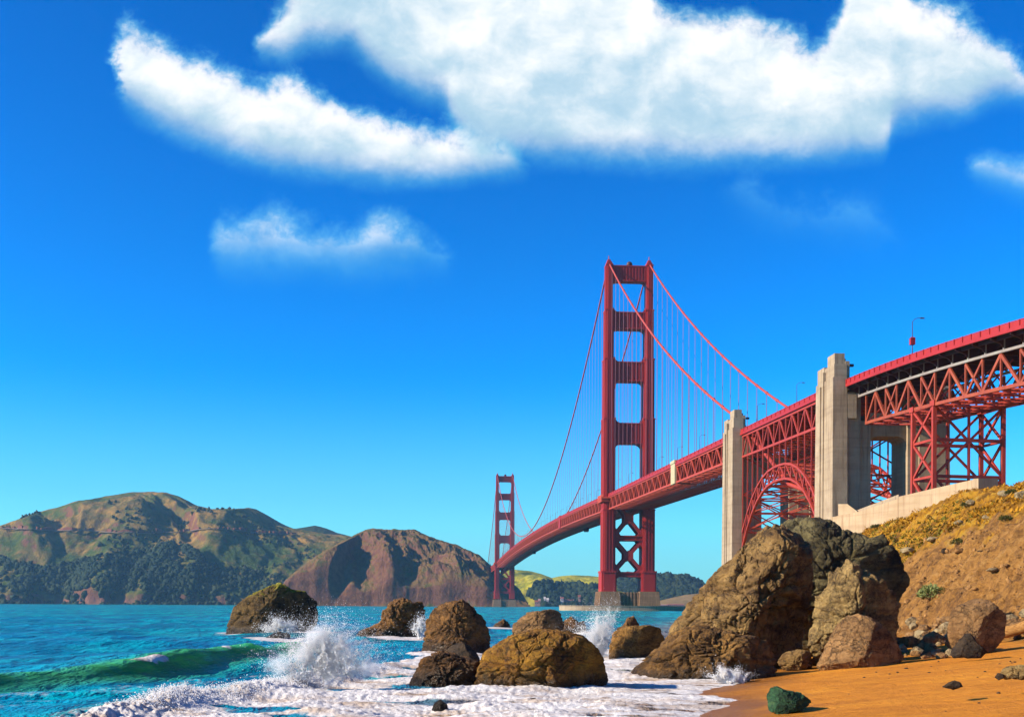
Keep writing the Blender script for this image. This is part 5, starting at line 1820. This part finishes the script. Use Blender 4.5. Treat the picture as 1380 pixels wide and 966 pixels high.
for i in range(int((VL - T0) / PAN)):
    a, b = T0 + i * PAN, T0 + (i + 1) * PAN
    za, zb_ = vz(a) - 13.2, vz(b) - 13.2
    q.beam(VP(a, -9.8, za), VP(a, 8.8, za), 0.5, 0.5)
    q.beam(VP(a, -9.8, za), VP(b, -0.5, zb_), 0.4, 0.4)
    q.beam(VP(a, 8.8, za), VP(b, -0.5, zb_), 0.4, 0.4)
    q.beam(VP(a, -0.5, za), VP(b, 8.8, zb_), 0.4, 0.4)
    q.beam(VP(a, -0.5, za), VP(b, -9.8, zb_), 0.4, 0.4)
    q.beam(VP(a, -9.8, za), VP(a, -2, vz(a) - 5), 0.3, 0.3)
    q.beam(VP(a, 8.8, za), VP(a, 1, vz(a) - 5), 0.3, 0.3)
    for o in (-5, 4):
        q.beam(VP(a, o, za), VP(b, o, zb_), 0.3, 0.3)
hang(q.build('cross_bracing', M['red_arch']), via, VINV)

# trestle
ta, tb = 33.5, 43.5
zt_ = vz(38) - 13.3
trestle = empty('trestle', VP((ta + tb) / 2, 0, 18))
hang(trestle, via, VINV)
TINV = Matrix.Translation(-trestle.location)
ZL = [16.0, 26.0, 35.5, 44.5, zt_]
for t in (ta, tb):
    for o in (-9.8, 8.8):
        mb = MB()
        mb.beam(VP(t, o, 14), VP(t, o, zt_), 0.95, 0.95, up=(U[0], U[1], 0))
        mb.beam(VP(t - 1, o, zt_ + 0.4), VP(t + 1, o, zt_ + 0.4), 1.3, 1.3)
        hang(mb.build('leg', M['red_arch']), trestle, TINV)
mb = MB()
for o in (-9.8, 8.8):
    for z0, z1 in zip(ZL[:-1], ZL[1:]):
        mb.beam(VP(ta, o, z0), VP(tb, o, z1), 0.5, 0.6)
        mb.beam(VP(tb, o, z0), VP(ta, o, z1), 0.5, 0.6)
        mb.beam(VP(ta, o, z1), VP(tb, o, z1), 0.5, 0.6)
for t in (ta, tb):
    for z0, z1 in ((16.0, 35.5), (35.5, zt_)):
        mb.beam(VP(t, -9.8, z0), VP(t, 8.8, z1), 0.5, 0.55)
        mb.beam(VP(t, 8.8, z0), VP(t, -9.8, z1), 0.5, 0.55)
    for z_ in (26.0, 35.5, 44.5):
        mb.beam(VP(t, -9.8, z_), VP(t, 8.8, z_), 0.6, 0.8)
    mb.beam(VP(t, -0.5, 16), VP(t, -0.5, zt_), 0.55, 0.55, up=(U[0], U[1], 0))
hang(mb.build('sway_bracing', M['red_arch']), trestle, TINV)

# ------------------------------------------------------------------ retaining wall below the pylon
rw = empty('retaining_wall', pt(1200, 680, 305) * Vector((1, 1, 0)).to_3d().x if False else Vector((100, 305, 16)))
tag(rw, 'long pale concrete retaining wall stepping up the slope below the trestle', 'wall')
RINV = Matrix.Translation(-rw.location)


def wall_strip(pts_, thick, zbot, name, mat='wall_concrete'):
    mb = MB()
    for a, b in zip(pts_[:-1], pts_[1:]):
        d = Vector((b.x - a.x, b.y - a.y, 0)).normalized()
        n = Vector((-d.y, d.x, 0))
        if n.y < 0: n = -n
        n *= thick
        mb.hexa([Vector((a.x, a.y, zbot)), Vector((b.x, b.y, zbot)), Vector((b.x + n.x, b.y + n.y, zbot)), Vector((a.x + n.x, a.y + n.y, zbot)),
                 a, b, b + n, a + n])
    return hang(mb.build(name, M[mat]), rw, RINV)


wall_strip([pt(1119, 697, 318), pt(1160, 688.5, 304), pt(1211, 671.5, 289)], 1.4, 5, 'lower_wall')
wall_strip([pt(1211.2, 669, 288.9), pt(1256, 658.5, 281), pt(1318.5, 644.5, 268)], 1.4, 5, 'upper_wall')
wall_strip([pt(1318.6, 644.5, 268.1), pt(1345, 644.5, 278)], 1.2, 5, 'return_wall')
wall_strip([pt(1152, 688.3, 311), pt(1211, 666, 294)], 1.0, 12, 'parapet', 'concrete')
mb = MB()
a_, b_, c_, d_ = pt(1129.5, 694, 315), pt(1129.5, 679, 315), pt(1142, 679, 311), pt(1155, 688.5, 307)
e_ = Vector((d_.x, d_.y, a_.z - 3)); a_.z -= 3
off = Vector((0.6, 2.0, 0))
mb.prism([a_, e_, d_, c_, b_], [p + off for p in (a_, e_, d_, c_, b_)])
hang(mb.build('parapet_end', M['wall_concrete']), rw, RINV)

# ------------------------------------------------------------------ street lamps
lamp0 = empty('street_lamp', (0, 0, 0))
LAB = 'slim dark street lamp rising above the red bridge railing'
tag(lamp0, LAB, 'street lamp', 'street lamps along the bridge deck')
mb = MB()
mb.tube([(0, 0, 0), (0, 0, 1.2), (0, 0, 8.0)], [0.20, 0.11, 0.075], 8)
mb.build('pole', M['lamp_grey'], lamp0)
mb = MB()
mb.tube([(0, 0, 7.9), (0.5, 0, 8.45), (1.2, 0, 8.7), (2.0, 0, 8.75)], 0.06, 6)
mb.build('arm', M['lamp_grey'], lamp0)
mb = MB()
mb.hexa([(1.8, -0.2, 8.58), (2.7, -0.18, 8.6), (2.7, 0.18, 8.6), (1.8, 0.2, 8.58), (1.8, -0.14, 8.84), (2.6, -0.1, 8.8), (2.6, 0.1, 8.8), (1.8, 0.14, 8.84)])
hd = mb.build('lamp_head', M['lamp_grey'], lamp0)
azE = math.atan2(E[1], E[0])
first = True
lam_s = sorted({round(s_at(px, 600, -12.3), 1) for px in (1073, 962, 930)})
print('lamp s', lam_s)
for side in (-1, 1):
    s = lam_s[-1] - (0 if side < 0 else 20)
    while s > -1240:
        ok = not (abs(s) < 12) and not (S2c - 9 < s < S2c + 9)
        if ok:
            L_ = lamp0 if first else dup(lamp0, (0, 0, 0))
            first = False
            L_.location = BP(s, side * 12.2, rail_z(s) - 1.35)
            L_.rotation_euler = (0, 0, azE + (0 if side < 0 else math.pi))
        s -= 45.7
tl = 0
for t in np.arange(2, 80, 0.5):
    p = VP(t, -12.6, 60)
    x = 690 + p.x / p.y * F
    if x < 1228.5: tl = t
vl = dup(lamp0, VP(tl, -12.6, vz(tl) - 1.35), 'tall street lamp with a red box on its pole above the viaduct')
vl.rotation_euler = (0, 0, azE)
del vl['group']
vl.scale = (1.15, 1.15, 1.22)
mb = MB()
mb.hexa([(x_ * .5, y_ * .45, 3.2) for x_, y_ in ((-1, -1), (1, -1), (1, 1), (-1, 1))] + [(x_ * .5, y_ * .45, 4.5) for x_, y_ in ((-1, -1), (1, -1), (1, 1), (-1, 1))])
mb.hexa([(x_ * .56, y_ * .5, 4.5) for x_, y_ in ((-1, -1), (1, -1), (1, 1), (-1, 1))] + [(x_ * .3, y_ * .3, 4.75) for x_, y_ in ((-1, -1), (1, -1), (1, 1), (-1, 1))])
mb.build('control_box', M['red_rail'], vl)
# ------------------------------------------------------------------ houses on the far quay
def quay_spot(V, T_, px, t):
    j = int(np.argmin(np.abs(T_[0] - t)))
    x = 690 + V[:, j, 0] / V[:, j, 1] * F
    i = int(np.argmin(np.abs(x - px)))
    return Vector(V[i, j])


def house(px, w, h, d, wall, roof, label, V=HV3, T_=HT3, t=0.035, roofh=None, lift=0.0):
    P = quay_spot(V, T_, px, t)
    w, h, d = w / F * P.y, h / F * P.y, d / F * P.y
    P = Vector((P.x, P.y - 6, max(P.z, 0.8) + lift))
    r_ = empty('house', P)
    tag(r_, label, 'house', 'houses on the far quay')
    rh = (0.45 * h if roofh is None else roofh)
    mb = MB()
    mb.hexa([(-w / 2, -d / 2, -4), (w / 2, -d / 2, -4), (w / 2, d / 2, -4), (-w / 2, d / 2, -4), (-w / 2, -d / 2, h), (w / 2, -d / 2, h), (w / 2, d / 2, h), (-w / 2, d / 2, h)])
    mb.build('wall', M[wall], r_)
    mb = MB()
    e = 0.6
    mb.prism([(-w / 2 - e, -d / 2 - e, h), (-w / 2 - e, d / 2 + e, h), (-w / 2 - e, 0, h + rh)], [(w / 2 + e, -d / 2 - e, h), (w / 2 + e, d / 2 + e, h), (w / 2 + e, 0, h + rh)])
    mb.build('roof', M[roof], r_)
    mb = MB()
    n = max(2, int(w / 5))
    for k in range(n):
        x = -w / 2 + w * (k + 0.5) / n
        mb.hexa([(x - .8, -d / 2 - .08, h * .35), (x + .8, -d / 2 - .08, h * .35), (x + .8, -d / 2 + .2, h * .35), (x - .8, -d / 2 + .2, h * .35),
                 (x - .8, -d / 2 - .08, h * .75), (x + .8, -d / 2 - .08, h * .75), (x + .8, -d / 2 + .2, h * .75), (x - .8, -d / 2 + .2, h * .75)])
    mb.build('windows', M['window'], r_)
    return r_


house(723, 5, 4, 4, 'house_pink', 'roof_red', 'small pink house at the left end of the far quay')
house(727.5, 3.5, 5.5, 4, 'house_pink', 'house_pink', 'pink house with a pale pink roof on the far quay')
house(733.5, 2.2, 7.5, 3, 'house_white', 'house_white', 'narrow white tower house on the far quay')
house(737.5, 3.0, 6.5, 3, 'house_white', 'house_white', 'taller white house beside the narrow tower house')
house(741, 3, 3, 3, 'house_pink', 'roof_red', 'tiny pink cottage right of the white houses')
house(765, 15, 2.6, 5, 'house_pink', 'roof_red', 'long low pink building with a red roof on the far quay', lift=8)
house(757, 4, 4, 4, 'house_white', 'roof_red', 'white house with a red roof by the long low building', lift=10)
house(781, 3, 5, 3, 'house_pink', 'roof_red', 'tall pink house near the foot of the near tower', lift=12)
house(756, 3, 3, 3, 'house_white', 'house_white', 'small white house among trees above the far quay', t=0.12, lift=4)
house(910, 22, 2.2, 5, 'house_pink', 'roof_red', 'long low pink shed right of the near pier', HV5, HT5, 0.05, lift=0)
house(893, 12, 2.0, 5, 'house_pink', 'house_pink', 'low pale pink shed left of the long shed', HV5, HT5, 0.05)

# ------------------------------------------------------------------ rubble, pebbles, pale rocks, driftwood, plants
def ground_hit(px, py, y0=22.0, y1=320.0):
    a, b = ray(px, py)
    ys = np.geomspace(y0, y1, 900)
    g = ground_z(a * ys, ys)[0]
    k = np.argmax(g >= HC + b * ys)
    if g[k] < HC + b * ys[k]: return None
    return Vector((a * ys[k], ys[k], float(g[k])))


def pebble_mesh(seed, level, mat):
    v, f = ICO[level]
    rg = np.random.default_rng(seed)
    L = v.copy() * np.array([1.0, 0.85, 0.68])
    for _ in range(9):
        n = rg.normal(size=3); n /= np.linalg.norm(n)
        h = L @ n
        L -= n[None] * (np.maximum(h - rg.uniform(.6, .88) * h.max(), 0) * 0.9)[:, None]
    nd = L / np.linalg.norm(L, axis=1)[:, None]
    L = L + nd * (0.07 * fbm(L[:, 0] * 2.4 + seed, L[:, 1] * 2.4, L[:, 2] * 2.4, 4))[:, None]
    return L, f


def stone(name, label, cat, P, r, mat, seed, level=4, group=None, sink=0.25, rz=None, sc=(1, 1, 1)):
    L, f = pebble_mesh(seed, level, mat)
    o = mesh_np(name, L, f, mat, None, True)
    o.scale = (r * sc[0], r * sc[1], r * sc[2])
    o.location = (P.x, P.y, P.z + r * sc[2] * (0.68 - sink * 2))
    o.rotation_euler = (0, 0, rz if rz is not None else random.uniform(0, 6.28))
    tag(o, label, cat, group)
    return o


protos = []
rr_ = random.Random(3)
spots = []
for i in range(84):
    if i < 66:
        x, y = rr_.uniform(1208, 1284), rr_.uniform(834, 884)
        if x < 1228 and y < 850: continue
    else:
        x, y = rr_.uniform(1345, 1392), rr_.uniform(826, 858)
    s = rr_.choice([4, 5, 6, 7, 8, 9, 11, 13])
    spots.append((x, y, s))
LABR = 'rounded pale or tan stone lying in the rubble at the foot of the cliff'
GRP = 'rubble stones at the cliff foot'
for i, (x, y, s) in enumerate(spots):
    P = ground_hit(x, y + s * 0.4)
    if P is None: continue
    r = s / F * P.y
    if len(protos) < 6:
        o = stone('rubble_stone', LABR, 'stone', P, r, M['rock_pale' if len(protos) % 3 == 0 else 'rock_tan'], 100 + i, 4, GRP)
        protos.append(o)
    else:
        o = rr_.choice(protos).copy()
        COL.objects.link(o)
        k = rr_.uniform(0.85, 1.15)
        o.scale = (r * k, r, r * k)
        o.location = (P.x, P.y, P.z + r * 0.2)
        o.rotation_euler = (0, 0, rr_.uniform(0, 6.28))
stone('rubble_stone', 'dark olive stone at the right foot of the tan pyramid boulder', 'stone', ground_hit(1225, 872), 0.75, M['rock_olive'], 301, 5)
stone('rubble_stone', 'large pale stone just left of the angular tan boulder', 'stone', ground_hit(1262, 868), 0.85, M['rock_tan'], 302, 5)
stone('rubble_stone', 'flat pale stone pressed against the left side of the angular tan boulder', 'stone', ground_hit(1276, 852), 0.7, M['rock_pale'], 303, 5)
stone('rubble_stone', 'grey brown stone behind the driftwood log at the right edge', 'stone', ground_hit(1366, 848), 0.7, M['rock_tan'], 304, 5)
stone('rubble_stone', 'pale pointed stone right of the angular tan boulder', 'stone', ground_hit(1362, 842), 0.6, M['rock_pale'], 305, 5)

pro = None
for i in range(34):
    x = rr_.uniform(1130, 1385); y = rr_.uniform(884, 962)
    if rr_.random() < 0.7: y = rr_.uniform(884, 915)
    P = ground_hit(x, y)
    if P is None: continue
    r = rr_.uniform(0.025, 0.075)
    if pro is None:
        pro = stone('pebble', 'tiny dark pebble scattered on the orange sand', 'pebble', P, r, M['pebble'], 400, 3, 'dark pebbles on the sand')
    else:
        o = pro.copy()
        COL.objects.link(o)
        o.scale = (r * rr_.uniform(.8, 1.5), r, r * rr_.uniform(.6, 1))
        o.location = (P.x, P.y, P.z + 0.1 * r)
        o.rotation_euler = (0, 0, rr_.uniform(0, 6.28))

for i, (x, y, s, lab, mt, sc) in enumerate((
        (1308, 680, 7, 'grey green rock high on the slope close to the wall end', 'rock_pale', (1, 1, 1.1)),
        (1226, 743, 13, 'long pale rock on the orange slope right behind the giant boulder', 'rock_pale', (1.2, .8, .55)),
        (1353, 668, 10, 'pale rock near the top of the slope at the right edge', 'rock_pale', (1, .8, .8)),
        (1377, 668, 11, 'white rock at the very top right of the slope', 'rock_pale', (1, .8, .9)),
        (1257, 729, 9, 'pale flat rock in the middle of the flowering slope', 'rock_pale', (1.1, .8, .6)),
        (1338, 768, 9, 'greenish stone sunk in the bare brown slope', 'rock_pale', (1.1, .8, .5)),
        (1293, 704, 8, 'small pale outcrop on the upper slope', 'rock_pale', (1, .8, .7)),
        (1330, 697, 7, 'pale stone on the upper slope near the right edge', 'rock_pale', (1, .8, .7)),
        (1322, 742, 5, 'dark thin stone casting a shadow on the bare slope', 'rock_dark', (1.2, .6, .5)),
        (1273, 744, 6, 'dark stone where plants give way to bare earth', 'rock_dark', (.8, .8, 1)))):
    P = ground_hit(x, y + 2)
    if P is None: continue
    stone('slope_rock', lab, 'rock', P, s / F * P.y, M[mt], 500 + i, 5, None, 0.2, 0.3, sc)

# loose clods and stones on the bare slope
rg = np.random.default_rng(31)
n = 3000
Ys_ = rg.uniform(56, 150, n)
ds_ = rg.uniform(-1.0, 15.0, n) * rg.uniform(0.3, 1.0, n)
Xs_ = foot_x(Ys_) + ds_
Zs_ = ground_z(Xs_, Ys_)[0]
rs_ = np.exp(rg.normal(-2.7, 0.55, n))
bv, bf = ICO[1]
V_ = (np.stack([Xs_, Ys_, Zs_], 1)[:, None, :] + bv[None] * (1 + 0.25 * rg.normal(size=(n, len(bv), 1))) * rs_[:, None, None] * rg.uniform(0.5, 1.3, (n, 1, 3))).reshape(-1, 3)
F_ = (bf[None] + (np.arange(n) * len(bv))[:, None, None]).reshape(-1, 3)
tag(mesh_np('scree', V_, F_, M['scree']), kind='stuff')

# driftwood log at the right edge
a_, b_ = ground_hit(1321, 868), ground_hit(1404, 854)
a_ = Vector((a_.x, a_.y, a_.z + 0.18)); b_ = Vector((b_.x, b_.y, b_.z + 0.62))
mb = MB()
pp, rr2 = [], []
for k in range(15):
    t = k / 14
    p = a_.lerp(b_, t) + Vector((0, 0, 0.05 * math.sin(t * 7)))
    pp.append(p)
    rr2.append(0.05 + 0.27 * min(1, t * 2.2) + 0.02 * math.sin(t * 19))
mb.tube(pp, rr2, 14)
tag(mb.build('driftwood_log', M['wood'], None, True), 'sunlit orange driftwood log lying at the right edge above the sand', 'log')


def leaf_cloud(n, R_, sz, rg, flat=0.8):
    vs_, fs_ = [], []
    for i in range(n):
        d = rg.normal(size=3); d /= np.linalg.norm(d); d[2] = abs(d[2]) * 0.9
        lobe = 1 + 0.35 * float(pnoise(d[0] * 2.2, d[1] * 2.2, d[2] * 2.2 + n))
        p = d * R_ * lobe * rg.uniform(0.45, 1.0) ** 0.6 * np.array([1, 1, flat])
        a = rg.normal(size=3); a /= np.linalg.norm(a)
        a = a * 0.6 + d * 0.6
        b = np.cross(a, rg.normal(size=3)); b /= np.linalg.norm(b) + 1e-9
        s = sz * rg.uniform(0.6, 1.3)
        k = len(vs_)
        vs_ += [p - b * s * 0.4, p + b * s * 0.4, p + a * s + b * s * 0.25, p + a * s * 1.3, p + a * s - b * s * 0.25]
        fs_.append((k, k + 1, k + 2, k + 3, k + 4))
    return np.array(vs_), fs_


def bush(px, py, rpx, mat, label, seed, flat=0.8, n=1500):
    P = ground_hit(px, py)
    if P is None: return
    R_ = rpx / F * P.y
    rg = np.random.default_rng(seed)
    root = empty('bush', P - Vector((0, 0, 0.1)))
    tag(root, label, 'bush')
    v, f = leaf_cloud(n, R_, R_ * 0.13, rg, flat)
    mesh_np('foliage', v + np.array([0, 0, R_ * 0.15]), f, mat, root)
    mb = MB()
    for k in range(7):
        a = rg.uniform(0, 6.28)
        mb.tube([(0, 0, -0.1), (math.cos(a) * R_ * .3, math.sin(a) * R_ * .3, R_ * .35), (math.cos(a) * R_ * .7, math.sin(a) * R_ * .7, R_ * .7)], [R_ * .04, R_ * .03, R_ * .012], 5)
    mb.build('stems', M['twig'], root)


bush(1254, 806, 17, M['leaf_pale'], 'pale green bush on the bare slope above the rubble', 1, 1.1)
bush(1268, 800, 9, M['leaf_dark'], 'dark twiggy bush behind the pale green bush', 2, 1.0, 600)
bush(1291, 733, 9, M['leaf_dark'], 'dark green bush on the lower rim of the flowering slope', 3, 0.9, 800)
bush(1355, 706, 9, M['leaf_dark'], 'dark bush at the edge of the bare earth near the right edge', 4, 0.7, 800)
bush(1302, 682, 8, M['leaf_dark'], 'dark green bush left of the grey green rock', 5, 0.7, 800)
bush(1182, 712, 9, M['leaf_dark'], 'low green bush at the left tip of the slope below the wall', 6, 0.5, 800)
bush(1364, 668, 9, M['leaf_dark'], 'green bush between the two pale rocks at the top of the slope', 7, 0.6, 800)

# ice plant and low scrub covering the upper slope
for nm, mat_, n, thr, sz in (('ice_plant', M['ice_plant'], 9000, -0.05, 0.30), ('low_scrub', M['ice_green'], 5200, 0.12, 0.30)):
    rg = np.random.default_rng(len(nm))
    Yr_ = rg.uniform(58, 215, n * 3)
    d_ = rg.uniform(5.0, 24.0, n * 3)
    X_r = foot_x(Yr_) + d_
    sd_ = 4.4 if nm == 'ice_plant' else 9.9
    keep = (fbm(X_r * 0.14, Yr_ * 0.10, sd_, 4) > thr) & (d_ + (Yr_ - 95) * 0.07 + 3.5 * fbm(X_r * 0.1, Yr_ * 0.1, 1.1, 3) > 10.0)
    X_r, Yr_ = X_r[keep][:n], Yr_[keep][:n]
    zz = ground_z(X_r, Yr_)[0]
    m_ = len(X_r)
    K = 7
    a = rg.uniform(0, 6.28, (m_, K)); ln = sz * rg.uniform(0.5, 1.3, (m_, K)); up_ = rg.uniform(0.3, 1.0, (m_, K))
    base = np.stack([X_r[:, None] + 0.25 * rg.normal(size=(m_, K)), Yr_[:, None] + 0.25 * rg.normal(size=(m_, K)), np.repeat(zz[:, None] - 0.03, K, 1)], -1)
    dr = np.stack([np.cos(a), np.sin(a), np.zeros_like(a)], -1)
    sd2 = np.stack([-np.sin(a), np.cos(a), np.zeros_like(a)], -1)
    tip = base + dr * ln[..., None] * 0.8 + np.array([0, 0, 1.0]) * (ln * up_)[..., None]
    w_ = 0.30 * ln[..., None]
    V_ = np.stack([base - sd2 * w_, base + sd2 * w_, tip], 2).reshape(-1, 3)
    o = mesh_np(nm, V_, np.arange(len(V_)).reshape(-1, 3), mat_)
    tag(o, kind='stuff')


# ------------------------------------------------------------------ spray
def spray(name, px, py, zb, parts, n, seed, rsize=(0.007, 0.022), core=0.0):
    """droplets thrown up from a foot point; parts: list of (dx, dz, spread, weight) plume directions in metres"""
    rg = np.random.default_rng(seed)
    Y0 = ydist(px, py, zb)
    P0 = pt(px, py, Y0)
    bv, bf = ICO[0]
    w = np.array([p[3] for p in parts]); w = w / w.sum()
    k = rg.choice(len(parts), n, p=w)
    pr = np.array([(p[0], p[1], p[2]) for p in parts])[k]
    t = rg.uniform(core, 1.0, n) ** 0.75
    fil = 0.75 + 0.5 * pnoise(k * 3.7 + rg.normal(size=n) * 0.15, t * 5, seed)
    t = t * (0.75 + 0.35 * np.abs(rg.normal(size=n)))
    ctr = np.stack([pr[:, 0] * t, 0.0 * t, pr[:, 1] * t * (1.25 - 0.25 * t)], 1)
    sp = pr[:, 2] * (0.22 + 0.95 * t) * fil
    ctr += rg.normal(size=(n, 3)) * np.stack([sp, sp * 0.7, sp * 0.8], 1)
    ctr[:, 2] = np.abs(ctr[:, 2])
    # droplets gather in strings and clots
    ctr += 0.16 * np.stack([pnoise(ctr[:, 0] * 3, ctr[:, 1] * 3, ctr[:, 2] * 3 + q) for q in (0, 5, 9)], 1)
    rad = rg.uniform(rsize[0], rsize[1], n) * (1.25 - 0.75 * np.clip(t, 0, 1)) * (1 + 1.2 * (rg.random(n) < 0.06))
    V_ = (ctr[:, None, :] + bv[None] * rad[:, None, None] * rg.uniform(0.7, 1.4, (n, 1, 3))).reshape(-1, 3)
    F_ = (bf[None] + (np.arange(n) * len(bv))[:, None, None]).reshape(-1, 3)
    o = mesh_np(name, V_, F_, M['spray'])
    o.location = P0
    tag(o, kind='stuff')


spray('sea_spray', 438, 924, 0.2, [(-1.2, 1.5, .35, 2), (-0.6, 2.0, .35, 2.2), (0.1, 2.2, .33, 2.6), (0.8, 2.0, .36, 2.2), (1.5, 1.5, .38, 1.6), (-1.9, 0.9, .34, 1.2), (2.1, 1.0, .35, .8), (0.1, 1.0, .30, 3.5)], 70000, 61, (0.005, 0.016), 0.25)
spray('sea_spray', 812, 890, 0.0, [(-1.2, 1.9, .38, 2), (-0.4, 2.6, .36, 2), (0.3, 2.9, .32, 1.3), (-1.9, 1.3, .34, 1), (-0.5, 1.2, .36, 3), (0.7, 2.9, .25, .5)], 32000, 62, (0.007, 0.020), 0.2)
spray('sea_spray', 567, 860, 0.0, [(0.0, 1.8, .30, 2), (0.6, 1.4, .30, 1), (-0.6, 1.2, .30, 1)], 7000, 63, (0.014, 0.045))
spray('sea_spray', 385, 855, 0.0, [(-1.0, 1.4, .5, 2), (0.6, 1.2, .5, 1), (-2.2, 0.7, .4, 1)], 14000, 64, (0.014, 0.045))
spray('sea_spray', 984, 921, 0.05, [(-0.35, 0.55, .15, 2), (0.25, 0.5, .15, 2), (-0.8, 0.35, .14, 1), (0.65, 0.3, .12, 1)], 16000, 65, (0.006, 0.020))

def mist(name, px, py, zb, lobes, dens, seed):
    """the fine white mist inside a burst of spray: a closed body of air filled with droplets"""
    Y0 = ydist(px, py, zb)
    P0 = pt(px, py, Y0)
    hx = max(abs(l[0]) + l[2] for l in lobes) * 1.25
    hzz = max(l[1] + l[3] for l in lobes) * 1.2
    hy = max(l[2] for l in lobes) * 1.1
    v, f = ICO[3]
    o = mesh_np(name, v * np.array([hx, hy, hzz / 2]) * 1.15 + np.array([0, 0, hzz / 2 - 0.2]), f, None)
    o.location = P0
    m, T = new_mat(name)
    oc = T.node('ShaderNodeTexCoord').outputs['Object']
    nz = T.noise(oc, 1.1, 6, 0.7)
    nf = T.noise(T.scale(oc, (1.6, 1.6, 0.8)), 2.6, 5, 0.7)
    tot = None
    for (lx, lz, rx, rz) in lobes:
        q = T.vmath('DIVIDE', T.vmath('SUBTRACT', oc, (lx, 0.0, lz)), (rx, rx * 0.8, rz))
        ln = T.node('ShaderNodeVectorMath', operation='LENGTH')
        T.link(q, ln.inputs[0])
        w = T.math('SUBTRACT', 1.0, ln.outputs['Value'], None, True)
        tot = w if tot is None else T.math('MAXIMUM', tot, w)
    dn = T.math('ADD', tot, T.math('ADD', T.math('MULTIPLY', T.math('SUBTRACT', nz, 0.5), 2.2), T.math('MULTIPLY', T.math('SUBTRACT', nf, 0.5), 1.2)))
    dn = T.math('MULTIPLY', T.smooth(dn, 0.30, 1.1), T.smooth(tot, 0.0, 0.25))
    vol = T.node('ShaderNodeVolumePrincipled')
    vol.inputs['Color'].default_value = (0.995, 0.99, 0.985, 1)
    vol.inputs['Anisotropy'].default_value = 0.1
    T.put(vol.inputs['Density'], T.math('MULTIPLY', dn, dens))
    ou = T.node('ShaderNodeOutputMaterial')
    T.link(vol.outputs[0], ou.inputs['Volume'])
    o.data.materials.clear()
    o.data.materials.append(m)
    tag(o, kind='stuff')


mist('spray_mist', 438, 924, 0.2, [(0.1, 0.8, 0.8, 1.3), (-0.8, 1.2, 0.8, 1.0), (0.75, 1.3, 0.9, 1.0), (-0.3, 1.9, 0.8, 0.8), (-1.7, 0.8, 0.8, 0.7), (1.5, 0.8, 0.9, 0.7), (0.05, 0.5, 0.6, 1.4)], 2.6, 1)
mist('spray_mist', 812, 890, 0.0, [(-0.6, 1.0, 1.1, 1.4), (0.0, 1.7, 0.9, 1.2), (-1.5, 0.9, 1.0, 1.0)], 3.0, 2)
# froth torn up along the white breaker and foam washing round the rocks
rg = np.random.default_rng(77)
n = 14000
yy_ = rg.uniform(33, 56, n)
xx_ = np.interp(yy_, CREST2[:, 1], CREST2[:, 0]) + 0.2 + rg.normal(size=n) * 0.45
zz_ = sea(xx_, yy_)[0]
up_ = np.abs(rg.normal(size=n)) * 0.07 * (0.4 + np.clip(1.5 * pnoise(yy_ * 0.7, 1.0) + 0.6, 0, 2))
rad = rg.uniform(0.006, 0.022, n)
bv, bf = ICO[0]
V_ = (np.stack([xx_, yy_, zz_ + up_], 1)[:, None, :] + bv[None] * rad[:, None, None]).reshape(-1, 3)
F_ = (bf[None] + (np.arange(n) * len(bv))[:, None, None]).reshape(-1, 3)
tag(mesh_np('froth', V_, F_, M['spray']), kind='stuff')

# ------------------------------------------------------------------ air
HAZE = 3.6e-5
if HAZE > 0:
    bm = bmesh.new()
    bmesh.ops.create_cube(bm, size=1.0)
    me = bpy.data.meshes.new('haze')
    bm.to_mesh(me); bm.free()
    hz = bpy.data.objects.new('haze', me)
    hz.scale = (15800, 8300, 352)
    hz.location = (0, 3800, 168)
    COL.objects.link(hz)
    m = bpy.data.materials.new('haze_air')
    m.use_nodes = True
    T = NT(m.node_tree)
    v = T.node('ShaderNodeVolumePrincipled')
    v.inputs['Color'].default_value = (0.35, 0.68, 1.0, 1)
    v.inputs['Density'].default_value = HAZE
    v.inputs['Anisotropy'].default_value = 0.2
    o_ = T.node('ShaderNodeOutputMaterial')
    T.link(v.outputs[0], o_.inputs['Volume'])
    me.materials.append(m)
    tag(hz, kind='stuff')
